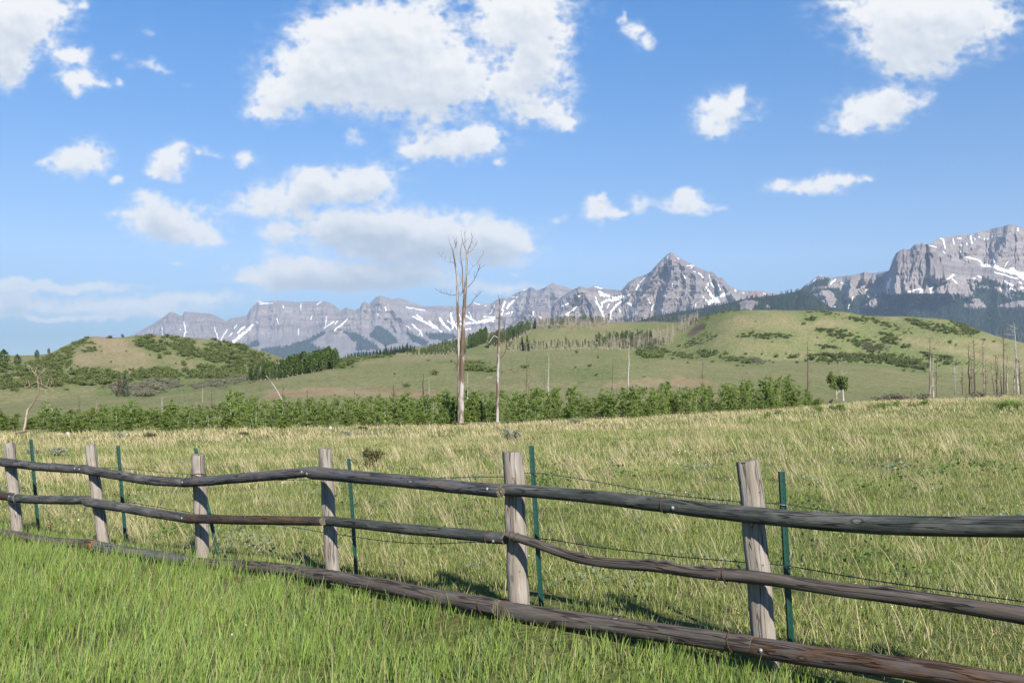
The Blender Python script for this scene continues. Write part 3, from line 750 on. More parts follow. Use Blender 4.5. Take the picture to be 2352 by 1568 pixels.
def sheet(name, label, crest, base, x0, x1, nx, ny, dB, dC, relief, gx, gy, snow, forest, outcrop, seed, mat, ribs=(), steep=(.55, .9), jag=1.1, extra=None, tint=0.0):
    xs = np.linspace(x0, x1, nx)
    yc = xi(xs, crest) + jag * fbm(xs / 9, xs * 0 + seed, 4, seed) * 1.1
    yb = xi(xs, base)
    t_ = np.linspace(0, 1, ny)
    X2, T2 = np.meshgrid(xs, t_)
    Y2 = yb[None] + (yc - yb)[None] * T2
    brk = .12 * fbm(X2 / 60, X2 * 0 + 3.3, 3, seed + 1)
    a = np.clip(steep[0] + brk, .05, .9); b = np.clip(steep[1] + brk * .6, a + .08, .98)
    pa, pb = .70, .86
    prof = np.where(T2 < a, pa * T2 / a, np.where(T2 < b, pa + (pb - pa) * (T2 - a) / (b - a), pb + (1 - pb) * (T2 - b) / (1 - b)))
    D = dB + (dC - dB) * prof
    wxx = X2 + 10 * fbm(X2 / 45, Y2 / 30, 3, seed + 5)
    env = .35 + .65 * sstep(.15, .6, T2)
    rel = ridged(wxx / gx, Y2 / gy, 5, seed + 2, gain=.55)
    rel2 = ridged(wxx / (gx * .33), Y2 / (gy * .5), 4, seed + 8, gain=.55)
    D = D - relief * env * (rel + .48 * rel2)
    led = np.sin(Y2 / 2.3 + 2.2 * fbm(X2 / 60, Y2 / 14, 3, seed + 4)) * sstep(a - .05, a + .1, T2)
    D = D - relief * .045 * led
    for pts, w, h in ribs:
        q = seg_dist(X2 + 5 * fbm(X2 / 14, Y2 / 12, 3, seed + 6), Y2, pts) / w
        D = D - .72 * h * np.clip(1 - q, 0, 1)
    if extra is not None: D = extra(X2, Y2, T2, D)
    U2 = u_of(X2)
    Z2 = EYE - (Y2 - HY) / FPX * D
    nx_ = 3.4 * fbm(X2 / 8, Y2 / 7, 4, seed + 20) + 3.0 * fbm(X2 / 22, Y2 / 16, 3, seed + 26); ny_ = 2.6 * fbm(X2 / 8 + 30, Y2 / 7, 4, seed + 22) + 2.0 * fbm(X2 / 22, Y2 / 16 + 9, 3, seed + 27)
    sn = np.zeros_like(X2)
    for pts, w, Z in snow:
        pp = zmap(pts, *Z); ww = max(w * Z[0] * (.36 if seed == 101 else .41), .9)
        if w <= 4: continue
        xa = [p[0] for p in pp]; ya = [p[1] for p in pp]
        m = (X2 > min(xa) - 15) & (X2 < max(xa) + 15) & (Y2 > min(ya) - 15) & (Y2 < max(ya) + 15)
        if not m.any(): continue
        k = min(1.0, ww / 1.5)
        q = seg_dist(X2[m] + nx_[m] * k, Y2[m] + ny_[m] * k, pp) / ww
        sn[m] = np.maximum(sn[m], sstep(1.45, .65, q))
    sn = sn * sstep(-.42 if seed != 101 else -.42, -.04 if seed != 101 else -.06, fbm(X2 / 5, Y2 / 4, 4, seed + 33) + .35 * rel2)
    fo = np.zeros_like(X2)
    fx, fy = X2 + 1.6 * nx_, Y2 + 1.4 * ny_
    for p in forest: fo = np.maximum(fo, in_poly(fx, fy, p).astype(float))
    for p in outcrop: fo = fo * (1 - in_poly(X2 + nx_, Y2 + ny_, p))
    fo = fo * (1 - sstep(.4, .6, sn))
    P = np.stack([U2 * D, D, Z2], -1)
    me = mesh_np(name, P.reshape(-1, 3), [grid_faces(ny, nx)], [mat],
                 {'snow': ('FLOAT', sn.ravel()), 'forest': ('FLOAT', fo.ravel()), 'gully': ('FLOAT', np.clip(.5 + .5 * rel2, 0, 1).ravel()), 'rust': ('FLOAT', (tint(X2, Y2) if callable(tint) else X2 * 0 + tint).ravel()), 'cliff': ('FLOAT', sstep(a - .06, a + .06, T2).ravel())}, True)
    tag(obj(name, me), label, 'mountain', kind='structure')
    return xs, X2, Y2, D, fo


m_rock, t, out = new_mat('mountain_rock')
pos = t.add('ShaderNodeNewGeometry').outputs['Position']
n1 = t.noise(pos, .006, 6, .62); n2 = t.noise(pos, .035, 5, .65)
ps = t.scale(pos, (.0006, .0006, .020)); ns = t.noise(ps, 1.0, 5, .6, .3)
pst = t.scale(pos, (.035, .006, .004)); nst = t.noise(pst, 1.0, 4, .6)
f = t.math('ADD', t.math('MULTIPLY', n1, .45), t.math('ADD', t.math('MULTIPLY', n2, .25), t.math('MULTIPLY', ns, .30)))
rock = t.ramp(f, [(.34, (.178, .156, .152)), (.50, (.25, .222, .217)), (.66, (.322, .29, .284))])
strat = t.ramp(ns, [(.40, (.87, .84, .87)), (.50, (1, .98, .98)), (.60, (1.07, 1.05, 1.03))])
rock = t.mix(t.attr('cliff').outputs['Fac'], rock, t.mix(1.0, rock, strat, 'MULTIPLY'))
rock = t.mix(t.math('MULTIPLY', t.ramp(nst, [(.55, 0.), (.66, 1.)]), .35), rock, (.12, .108, .112))
rock = t.mix(t.attr('rust').outputs['Fac'], rock, t.mix(n2, (.24, .13, .085), (.36, .22, .15)))
fcol = t.mix(t.noise(pos, .05, 4, .6), (.016, .026, .017), (.034, .047, .028))
frs = t.ramp(t.math('ADD', t.attr('forest').outputs['Fac'], t.math('MULTIPLY', t.math('SUBTRACT', n2, .5), .5)), [(.45, 0.), (.55, 1.)])
c = t.mix(frs, rock, fcol)
sfac = t.ramp(t.math('ADD', t.attr('snow').outputs['Fac'], t.math('MULTIPLY', t.math('SUBTRACT', n2, .5), .45)), [(.46, 0.), (.56, 1.)])
c = t.mix(sfac, c, (.84, .85, .86))
principled(t, out, c, .95, t.math('ADD', n1, n2), .55, 28.0, .05)

zs = lambda L, Z: [(p, w, Z) for p, w in L]
BASE = [(0, 850), (3000, 850)]
rust_a = lambda X, Y: .0 * X
ribsA = [([(837, 694), (800, 728), (752, 762), (700, 800)], 26, 300), ([(875, 680), (925, 735), (985, 795)], 30, 330), ([(745, 762), (735, 800)], 40, 250), ([(640, 692), (660, 740), (680, 780)], 34, 200), ([(392, 718), (380, 760)], 26, 160), ([(460, 720), (470, 765)], 26, 140),
         ([(1197, 670), (1190, 720)], 12, 240), ([(1222, 660), (1216, 700), (1206, 730)], 11, 320), ([(1258, 656), (1240, 690), (1228, 725)], 13, 420), ([(1271, 650), (1290, 700)], 22, 260), ([(1150, 690), (1140, 720)], 14, 160)]
SA_ = sheet('mountain_range', 'long gray mountain range with snow filled cirque behind the tall dead trees', CREST_A, BASE, 180, 1480, 980, 170, 8200, 11200, 95, 30, 70, zs(SN_A, ZA) + zs(SN_A2, ZB), FO_A, [], 101, m_rock, ribsA)
ribsC = [([(1541, 580), (1548, 625), (1530, 665), (1520, 720)], 16, 330), ([(1526, 592), (1496, 640), (1470, 690), (1450, 740)], 18, 330), ([(1505, 614), (1488, 655)], 10, 200), ([(1594, 611), (1600, 660), (1590, 710)], 16, 220), ([(1642, 629), (1655, 670)], 8, 160), ([(1666, 648), (1690, 690), (1700, 720)], 13, 220), ([(1570, 600), (1576, 660), (1562, 720)], 10, 170),
         ([(1334, 659), (1310, 690), (1288, 725)], 24, 260), ([(1334, 659), (1365, 710), (1370, 760)], 34, 240), ([(1225, 706), (1250, 745), (1270, 780)], 34, 160), ([(1455, 643), (1440, 680)], 12, 160)]
rust_c = lambda X, Y: .85 * sstep(1680, 1760, X + 8 * fbm(X / 6, Y / 4, 3, 5)) * sstep(700, 676, Y) * sstep(-.25, .2, fbm(X / 10, Y / 7, 3, 8)) + .12 * sstep(8, 2, np.abs(X - 1690)) * sstep(680, 664, Y)
sheet('mountain_peak', 'pointed gray pyramid peak with thin snow couloirs above the aspen ridge', CREST_C, BASE, 1060, 1960, 860, 220, 5600, 7700, 66, 24, 60, zs(SN_C, ZB), [], [], 202, m_rock, ribsC, steep=(.42, .93), tint=rust_c)


def cliff(X, Y, T, D):
    prot = sstep(2030, 2064, X + (Y - 620) * .10) * sstep(2290, 2140, X) * sstep(700, 672, Y)
    D = D - 430 * prot
    D = D + 620 * sstep(2128, 2190, X + (Y - 560) * .35) * sstep(645, 606, Y + .10 * (X - 2250) * -1)
    face = sstep(2050, 2064, X) * sstep(2125, 2112, X)           # flat wall between edge and couloir
    D = D + face * 0
    D = D + 150 * sstep(7, 1, seg_dist(X + 2 * fbm(X / 8, Y / 9, 3, 5), Y, [(2127, 566), (2131, 616), (2125, 643), (2120, 660)]))
    D = D - 170 * np.clip(1 - seg_dist(X, Y, [(2142, 575), (2146, 610), (2150, 640)]) / 15, 0, 1) - 150 * np.clip(1 - seg_dist(X, Y, [(2165, 590), (2172, 640)]) / 12, 0, 1)
    D = D - 200 * np.clip(1 - seg_dist(X, Y, [(1986, 626), (1984, 645)]) / 9, 0, 1) - 160 * np.clip(1 - seg_dist(X, Y, [(2006, 632), (2003, 648)]) / 8, 0, 1)
    for p in OUT_D[:4]:
        cxx = np.mean([q[0] for q in p]); cyy = np.mean([q[1] for q in p])
        rx = max(q[0] for q in p) - cxx
        D = D - 260 * np.clip(1.15 - np.hypot((X - cxx) / rx, (Y - cyy) / (rx * .9)), 0, .8)
    return D


SD_ = sheet('mountain_massif', 'broad gray massif with a sheer cliff and snowfields above dark forest', CREST_D, BASE, 1760, 2900, 1000, 300, 3900, 6600, 60, 26, 75, zs(SN_D, ZD), FO_D, OUT_D, 303, m_rock, [([(2319, 517), (2300, 580), (2280, 620)], 30, 260), ([(2249, 536), (2220, 580)], 22, 200), ([(1899, 639), (1890, 670)], 16, 160), ([(1957, 634), (1950, 680)], 18, 170), ([(2230, 610), (2250, 650)], 24, 200)], steep=(.50, .93), extra=cliff)
E_ = sheet('forested_ridge', 'dark conifer covered ridge running down from the massif to the aspens', CREST_E, BASE, 1320, 2060, 420, 120, 3000, 4300, 40, 40, 60, [], [[(1300, 600), (2060, 600), (2060, 860), (1300, 860)]], OUT_E, 404, m_rock, steep=(.8, .95), jag=.6)

FOREST = [(SD_, 9500, 13, 24), (E_, 5200, 11, 19), (SA_, 2600, 16, 30)]
# ------------------------------------------------------------------ the fences


def fence_d(x, off=0.0):
    """plan depth where the sight column x crosses the fence line shifted off metres away from the road"""
    u = float(u_of(x)); n = len(PPLAN)
    for i in range(n - 1):
        (xa, da), (xb, db) = PPLAN[i], PPLAN[i + 1]
        nx, nd = -(db - da), (xb - xa); L = math.hypot(nx, nd); nx, nd = nx / L * off, nd / L * off
        xa, da, xb, db = xa + nx, da + nd, xb + nx, db + nd
        s_ = (u * da - xa) / ((xb - xa) - u * (db - da))
        if -.002 <= s_ <= 1.002 or (i == n - 2 and s_ > 1) or (i == 0 and s_ < 0):
            return da + s_ * (db - da)
    return 6.0


m_post = mat_wood('weathered_post_wood', (.135, .120, .105), (.255, .230, .205), (.40, .372, .34), .5, (.19, .155, .125), .45)
m_postend = mat_wood('post_end_grain', (.10, .08, .06), (.22, .18, .14), (.34, .29, .24), .9)
m_rail = mat_wood('charcoal_rail_wood', (.022, .022, .024), (.056, .056, .059), (.125, .123, .122), .55, (.16, .155, .15), .5)
m_railb = mat_wood('blue_gray_rail_wood', (.026, .028, .034), (.070, .073, .082), (.155, .157, .162), .5, (.135, .112, .098), .5)
m_railg = mat_wood('greenish_rail_wood', (.019, .023, .021), (.050, .057, .053), (.115, .122, .115), .5, (.155, .155, .145), .45)
m_railbr = mat_wood('brown_rail_wood', (.030, .022, .016), (.075, .054, .036), (.145, .108, .072), .5, (.030, .030, .036), .7)
m_raillow = mat_wood('old_split_log_wood', (.034, .029, .027), (.086, .076, .070), (.175, .16, .15), 1.1, (.10, .078, .062), .4)
m_raildark = mat_wood('dark_reddish_log_wood', (.030, .020, .016), (.085, .052, .036), (.17, .115, .085), .6, (.10, .10, .105), .55)
m_cut = mat_wood('cut_log_end', (.055, .05, .04), (.11, .098, .075), (.18, .158, .12), .8)
m_rust = mat_plain('rusty_wire', (.085, .045, .028), .7, .3, .3, .4, 60)
m_bolt = mat_plain('zinc_bolt', (.30, .31, .32), .55, .5)
m_tpost = mat_plain('green_post_paint', (.003, .038, .029), .42, 0, .5, .25, 9)
m_wire = mat_plain('dull_fence_wire', (.085, .085, .085), .55, .5)
m_clip = mat_plain('bright_wire_clip', (.5, .5, .5), .4, .7)

fence = empty('rail_fence', (PPLAN[6][0], PPLAN[6][1], 0))
tag(fence, 'weathered wooden post and rail fence with three dark log rails running across the meadow', 'fence')
bpy.context.view_layer.update()


def under(o, p):
    """parent o, whose mesh is in place already, to p"""
    o.parent = p; o.matrix_parent_inverse = p.matrix_world.inverted()
    return o


POSTS = [((20, 1018), (41, 1236), 24.5, 26), ((206.5, 1021), (238, 1252), 23.5, 26), ((454, 1044), (467, 1292), 30, 31), ((747, 1029), (764, 1322), 31, 31.5), ((1178.5, 1037), (1192, 1402), 47, 50), ((1718.5, 1058), (1766, 1590), 53, 56)]
POSTS += [((-131, 1012), (-126, 1200), 23, 24), ((-332, 1004), (-326, 1160), 20, 21), ((2750, 1105), (2762, 1900), 72, 76)]
PPL = [2, 3, 4, 5, 6, 7, 1, 0, 8]
PNOTE = [None] * 9
PNOTE[:6] = ['leftmost gray post, leaning right, in the rail fence', 'pale leaning post second from the left end', 'gray post with rusty wire twisted near its top', 'straight pale gray post left of the fence middle', 'tall gray post at the middle of the fence', 'thick brown gray cracked post nearest the camera']
for i, ((xt, yt), (xb, yb), wt, wb) in enumerate(POSTS):
    d = PPLAN[PPL[i]][1]
    pt, pb = at(xt, yt, d), at(xb, yb, d)
    rt, rb = wt / FPX * d / 2, wb / FPX * d / 2
    ax = (pb - pt); pb2 = pb + ax * .12
    mb = MB(); n = 22
    pts = [pt + (pb2 - pt) * (k / n) + Vector((.004 * math.sin(k * .9 + i), .004 * math.cos(k * 1.3 + i), 0)) for k in range(n + 1)]
    mb.tube(pts, np.linspace(rt, rb, n + 1), 20, True, 0, 1, seed=i + 1, rough=.07)
    V = mb.V[0].reshape(n + 1, 20, 3)                    # uneven saw cut on top, a few checks down the side
    th = np.arange(20) * 2 * PI / 20
    tilt = .10 * rt * np.cos(th + i) + .05 * rt * np.sin(3 * th + i)
    V[0, :, 2] += tilt
    mb.V[1][:20] = V[0]; mb.V[1][20] = V[0].mean(0) + [0, 0, .004]
    r_ = random.Random(i)
    for q in range(5):
        j = r_.randrange(20); a0 = r_.randrange(0, 8); a1 = a0 + r_.randrange(5, 14)
        cen = V.mean(1)
        for k in range(a0, min(a1, n)):
            V[k, j] += (cen[k] - V[k, j]) * .16
    o = mb.build('post', [m_post, m_postend], None, True)
    under(tag(o, PNOTE[i]), fence)
    if i == 2:
        w = MB()
        for dz, ph in ((0, 0), (.014, 1.1), (-.02, 2.1)):
            c = pt + (pb - pt) * ((1091 - yt) / (yb - yt)); R = rt * 1.06
            w.tube([(c.x + R * math.cos(a + ph), c.y + R * math.sin(a + ph), c.z + dz + .012 * math.sin(2 * a)) for a in np.linspace(0, 2 * PI, 25)], .0035, 5, False)
        cc = Vector((c.x + R * .75, c.y - R * .7, c.z - .03))
        rr = random.Random(4)
        w.tube([cc + Vector((rr.uniform(-.045, .045), rr.uniform(-.03, .01), rr.uniform(-.06, .06))) for k in range(14)], .0035, 5, False)
        under(w.build('wire_tie', m_rust), o)
    if i in (4, 5):                                           # knot holes
        for (fx, fy) in ([(.0, .16), (.02, .74)] if i == 4 else [(.06, .13), (.02, .44)]):
            c = pt + (pb - pt) * fy; a = -PI / 2 + fx * 6
            c = Vector((c.x + rt * 1.02 * math.cos(a), c.y + rt * 1.02 * math.sin(a), c.z))
            kb = MB(); kb.tube([c + Vector((0, .008, 0)), c + Vector((0, -.003, 0))], [.016, .011], 10)
            under(kb.build('knot', m_postend), o)

# rails: (name part, centre line in sight-line coordinates, thickness left, right, material, front offset, note)
R_ = [
 ('T', [(-90, 1052), (-20, 1057), (24, 1064)], 19, 20, m_rail, .10, None),
 ('T', [(4, 1061), (102, 1072), (190, 1077.5)], 20, 20, m_rail, .13, None),
 ('T', [(188, 1076.5), (262, 1090), (342, 1102), (429, 1108.5)], 21, 22, m_rail, .16, None),
 ('T', [(424, 1108), (500, 1102), (581, 1095), (650, 1089), (716, 1083)], 23, 23, m_railb, .17, None),
 ('T', [(711, 1085), (800, 1093), (928, 1105), (1050, 1118), (1150, 1127)], 29, 31, m_railb, .20, None),
 ('T', [(1140, 1122.5), (1220, 1128), (1338, 1138), (1493, 1155.5), (1600, 1169), (1690, 1179), (1790, 1189), (1890, 1197), (2010, 1204), (2129, 1208.5), (2250, 1210), (2352, 1209), (2560, 1210), (2790, 1212)], 27, 60, m_railg, .11, 'long greenish gray top rail running out of the picture at right'),
 ('M', [(-90, 1128), (-20, 1136), (31, 1141)], 19, 19, m_railbr, .12, None),
 ('M', [(26, 1143), (70, 1146), (130, 1148), (206, 1147.5)], 20, 20, m_railg, .12, None),
 ('M', [(197, 1151.5), (240, 1159), (308, 1170), (380, 1182), (443, 1192)], 21, 22, m_rail, .15, None),
 ('M', [(431, 1190), (500, 1192), (581, 1193.5), (660, 1195), (742, 1196.5)], 21, 21, m_railbr, .16, 'brown middle rail with a pale sawn end'),
 ('M', [(745, 1194.5), (830, 1203), (928, 1213.5), (1040, 1224), (1161, 1236)], 22, 28, m_railg, .09, None),
 ('M', [(1166, 1228), (1200, 1238), (1236, 1249.5), (1280, 1266), (1321, 1279), (1365, 1288), (1407, 1293.5), (1493, 1299.5), (1548, 1307), (1620, 1315), (1685, 1320), (1770, 1330), (1856, 1343), (1960, 1357), (2061, 1369), (2200, 1389), (2352, 1413), (2560, 1446), (2790, 1482)], 20, 49, m_raillow, .12, 'bent splintered middle rail dipping away to the right'),
 ('B', [(-90, 1203), (0, 1222), (102, 1240), (160, 1246), (222, 1250)], 18, 21, m_raillow, .16, None),
 ('B', [(216, 1253), (273, 1263), (376, 1278), (445, 1291)], 24, 24, m_railb, .18, 'blue gray bottom rail with an orange broken end'),
 ('B', [(436, 1291), (547, 1298), (620, 1304), (684, 1311), (756, 1323)], 24, 29, m_raillow, .16, None),
 ('B', [(690, 1315), (760, 1323), (826, 1335), (910, 1350), (997, 1369), (1070, 1381), (1142, 1394)], 29, 38, m_raillow, .20, None),
 ('B', [(1136, 1395), (1200, 1407), (1270, 1418), (1380, 1433), (1493, 1448), (1620, 1466), (1731, 1481)], 40, 44, m_raillow, .15, None),
 ('B', [(1726, 1485), (1790, 1495), (1856, 1505), (1960, 1519), (2061, 1532), (2200, 1552), (2352, 1577), (2560, 1612), (2790, 1655)], 47, 56, m_raildark, .14, 'thick dark reddish bottom log at the right'),
]
R_ += [('T', [(-345, 1022), (-240, 1032), (-120, 1046)], 15, 18, m_rail, .13, None), ('T', [(-128, 1046), (-88, 1051)], 18, 19, m_rail, .10, None), ('M', [(-345, 1085), (-240, 1100), (-85, 1128)], 15, 18, m_railg, .12, None), ('B', [(-345, 1140), (-240, 1165), (-85, 1204)], 15, 18, m_raillow, .16, None)]
rail_obj = []
for k, (row, pl, ta, tb, mat, off, note) in enumerate(R_):
    pl2 = [(float(a), float(b)) for a, b in catmull([(p[0], p[1], 0) for p in pl], 5)[:, :2]]
    x0, x1 = pl2[0][0], pl2[-1][0]
    pts = []; rad = []
    for (x, y) in pl2:
        d = fence_d(x, -off * .95)
        pts.append(at(x, y, d)); rad.append((ta + (tb - ta) * (x - x0) / (x1 - x0)) * .5 / FPX * d)
    # resample evenly
    P = np.array([tuple(p) for p in pts]); S = np.concatenate([[0], np.cumsum(np.linalg.norm(np.diff(P, axis=0), axis=1))])
    n = max(24, int(S[-1] / .045)); q = np.linspace(0, S[-1], n)
    P = np.stack([np.interp(q, S, P[:, c]) for c in range(3)], -1); R = np.interp(q, S, rad)
    wob = fbm(q * 1.3, q * 0 + k * 3.1, 3, k); P[:, 2] += .006 * wob
    R = R * (1 + .05 * fbm(q * 2.1, q * 0 + k * 5.3, 3, k + 40))
    e = np.clip(np.minimum(q, S[-1] - q) / .02, 0, 1); R = R * (.93 + .07 * e)
    old = mat in (m_raillow,)
    mb = MB(); mb.tube(P, R, 20, True, 0, 1, seed=k + 1, rough=.16 if old else .06)
    V = mb.V[0].reshape(n, 20, 3); cen = V.mean(1)
    r_ = random.Random(k * 7 + 1)
    for g_ in range(9 if old else 4):                    # drying checks and, on old logs, ragged splits
        j = r_.randrange(20); a0 = r_.randrange(0, n - 6); a1 = a0 + r_.randrange(6, max(8, n // 3))
        for i in range(a0, min(a1, n)):
            dep = (.22 if old else .10) * math.sin(PI * (i - a0) / (a1 - a0))
            V[i, j] += (cen[i] - V[i, j]) * dep
    for g_ in range(5 if old else 3):                    # knots
        i = r_.randrange(2, n - 2); j = r_.randrange(20)
        for di in (-1, 0, 1):
            V[i + di, j] += (V[i + di, j] - cen[i + di]) * (.14 if di == 0 else .06)
    o = mb.build('rail', [mat, m_cut], None, True)
    under(o, fence)
    if note: o['label'] = note
    rail_obj.append((o, P, R))


def surf(k, s_, ang):
    """a point on the road side of rail k at fraction s_"""
    o, P, R = rail_obj[k]; i = min(len(P) - 2, int(s_ * (len(P) - 1)))
    t_ = Vector(P[i + 1] - P[i]).normalized(); up = Vector((0, 0, 1)); side = t_.cross(up).normalized()
    if side.y > 0: side = -side
    n_ = side * math.cos(ang) + up * math.sin(ang)
    return Vector(P[i]), float(R[i]), t_, n_, Vector(P[i]) + n_ * float(R[i])


for k, s_, ang in [(2, .03, .1), (3, .03, .1), (3, .965, .15), (4, .025, -.1), (4, .965, .25), (5, .02, .0), (5, .37, -.05), (8, .95, .1), (10, .03, -.1), (10, .97, -.5), (11, .43, -.8), (17, .063, .1), (1, .97, .2), (7, .03, .5)]:
    c, R, t_, n_, p = surf(k, s_, ang)
    b = MB(); b.tube([p - n_ * .004, p + n_ * .004, p + n_ * .009], [.0095, .0095, .005], 8)
    b.tube([p - n_ * .004, p + n_ * .0025], [.0135, .0135], 12)
    under(b.build('bolt', m_rust if k == 11 else m_bolt), rail_obj[k][0])
for k, s_, lean in [(5, .352, .1), (10, .935, .1), (11, .02, .2), (11, .03, -.1), (11, .435, .2), (15, .955, .3), (16, .045, -.3), (16, .075, .1), (16, .955, .25), (14, .93, .2), (14, .97, -.2), (7, .10, 0), (12, .96, .1)]:
    c, R, t_, n_, p = surf(k, s_, 0)
    up = t_.cross(n_).normalized(); w = MB()
    w.tube([c + (n_ * math.cos(a) + up * math.sin(a)) * (R * 1.05) + t_ * (lean * R * math.sin(a)) for a in np.linspace(0, 2 * PI, 21)], .0038, 5, False)
    under(w.build('wire_tie', m_clip if k in (7,) else m_rust), rail_obj[k][0])
# splinters standing off the bent rail
for s_, L, ang in [(.158, .24, 1.15), (.165, .18, .9), (.30, .15, 1.2), (.33, .12, 1.3), (.40, .12, 1.2), (.66, .2, 1.2)]:
    c, R, t_, n_, p = surf(11, s_, ang)
    w = MB(); w.tube([p - t_ * .02 - n_ * .006, p + t_ * (L * .4) + n_ * .008, p + t_ * L * .9 - n_ * .006], [.012, .016, .004], 6)
    under(w.build('splinter', m_raillow), rail_obj[11][0])
c, R, t_, n_, p = surf(13, 0, 0)                         # orange rotten wood at the broken end
w = MB(); rr = random.Random(3)
for a in np.linspace(-.6, 2.6, 13):
    q = c + (n_ * math.cos(a) + Vector((0, 0, 1)) * math.sin(a)) * R * .85
    w.tube([q + t_ * .03, q - t_ * rr.uniform(.0, .06)], [.018, .006], 6)
under(w.build('broken_end', mat_plain('rotten_orange_wood', (.32, .13, .035), .9, 0, .1, .4, 40)), rail_obj[13][0])

# --- barbed wire fence on steel posts just behind
bw = empty('barbed_wire_fence', tuple(on_land(1243, fence_d(1243, .3))))
tag(bw, 'barbed wire fence on slim green steel posts just behind the log rails', 'wire fence')
bpy.context.view_layer.update()
TP = [((71, 1009), (89, 1226), 8.0), ((271, 1023), (291, 1268), 8.4), ((449, 1028.5), (506, 1300), 8.6), ((801, 1053), (819, 1326), 9.0), ((1220, 1023), (1245, 1412), 12.5), ((1796, 1083), (1824, 1590), 16)]
for i, ((xt, yt), (xb, yb), w_) in enumerate(TP):
    d = fence_d(xb, .26 if i != 2 else .38)
    pt, pb = at(xt, yt, d), at(xb, yb, d)
    ax = (pb - pt).normalized(); fw = w_ / FPX * d * .92
    xh = Vector((1, 0, 0)); yh = ax.cross(xh).normalized()
    if yh.y > 0: yh = -yh
    yaw = .35; X_ = xh * math.cos(yaw) + yh * math.sin(yaw) * -1; Y_ = ax.cross(X_).normalized()
    if Y_.y > 0: Y_ = -Y_
    prof = [(-.5, .06), (-.5, -.06), (-.08, -.10), (-.08, -.9), (.08, -.9), (.08, -.10), (.5, -.06), (.5, .06), (.12, .16), (-.12, .16)]
    L = (pb - pt).length + .1
    V = []; G = []
    for s_ in (0, L):
        for (a, b) in prof:
            V.append(tuple(pt + ax * s_ + X_ * (a * fw) + Y_ * (b * fw))); G.append((a, b, s_))
    m = len(prof)
    Q = [(j, (j + 1) % m, m + (j + 1) % m, m + j) for j in range(m)]
    b = MB(); b.add(V, Q, None, G)
    cc = pt; b.add([tuple(v) for v in V[:m]] + [tuple(pt)], None, [((j + 1) % m, j, m) for j in range(m)])
    o = b.build('steel_post', m_tpost); under(o, bw)
    st = MB(); q = .05
    while q < L - .15:                                   # studs along the face
        c = pt + ax * q + Y_ * (.17 * fw)
        st.box(tuple(c), fw * .22, .010, .012)
        q += .055
    s2 = st.build('stud', m_tpost); s2['kind'] = 'stuff'; under(s2, o)
WIRES = [
 [(-80, 1049), (77, 1060.5), (160, 1071), (239, 1074), (277, 1074.5), (360, 1083), (441, 1089.5), (560, 1101), (690, 1101.5), (806, 1096), (976, 1097.5), (1090, 1095), (1160, 1094), (1222, 1085.5), (1330, 1099), (1493, 1128), (1548, 1136.5), (1702, 1152), (1801, 1157), (1866, 1167.5), (2080, 1196), (2352, 1226)],
 [(-80, 1180), (0, 1167), (62, 1145), (280, 1153), (340, 1160), (444, 1177.5), (484, 1180), (600, 1201), (656, 1207), (742, 1222), (808, 1231), (894, 1243), (990, 1248), (1092, 1244.5), (1164, 1248), (1236, 1236), (1373, 1256), (1493, 1270), (1548, 1277), (1709, 1290.5), (1808, 1299), (1992, 1330), (2129, 1350), (2352, 1381), (2480, 1398)],
]
for k, wl in enumerate(WIRES):
    pl = catmull([(a, b, 0) for a, b in wl], 6)[:, :2]
    P = np.array([tuple(at(x, y, fence_d(x, .20))) for x, y in pl])
    S = np.concatenate([[0], np.cumsum(np.linalg.norm(np.diff(P, axis=0), axis=1))])
    q = np.arange(0, S[-1], .022)
    P = np.stack([np.interp(q, S, P[:, c]) for c in range(3)], -1)
    w = MB(); up = np.array([0, 0, .0026])
    tw = np.stack([np.cos(q * 90) * .0022, np.sin(q * 90) * .0022 * .6, np.sin(q * 90) * .0022], -1)
    w.tube(P + tw, .0020, 4, False); w.tube(P - tw, .0020, 4, False)
    o = w.build('barbed_strand', m_wire); under(o, bw)
    bb = MB(); r_ = random.Random(k)
    for s_ in np.arange(.05, S[-1], .128):
        i = min(len(P) - 2, int(s_ / .022)); c = Vector(P[i]); t_ = Vector(P[i + 1] - P[i]).normalized()
        for a in (r_.uniform(0, 6), r_.uniform(0, 6)):
            v = Vector((0, math.cos(a), math.sin(a))) * .015 + t_ * r_.uniform(-.01, .01)
            bb.tube([c - v, c + v], [.0012, .0012], 3, False)
        bb.tube([c - t_ * .008, c + t_ * .008], .0042, 5, False)
    ob = bb.build('barb', m_wire); ob['kind'] = 'stuff'; under(ob, o)
for (x, y) in [(1222, 1085.5), (1236, 1236), (1801, 1157), (1809, 1299), (808, 1231), (801, 1096), (277, 1074), (77, 1060)]:
    c = at(x, y, fence_d(x, .22)); w = MB(); R = .028
    w.tube([c + Vector((R * math.cos(a), R * math.sin(a) * .8, .004 * math.sin(a))) for a in np.linspace(PI * .9, PI * 2.1, 12)], .0028, 5, False)
    under(w.build('wire_clip', m_clip), bw)
c = [at(x, y, fence_d(x, .1)) for x, y in [(863, 1130), (858, 1160), (838, 1192), (800, 1222), (776, 1240)]]   # loose end of wire
w = MB(); w.tube(catmull(c, 6), .002, 4, False); under(w.build('loose_wire', m_wire), bw)
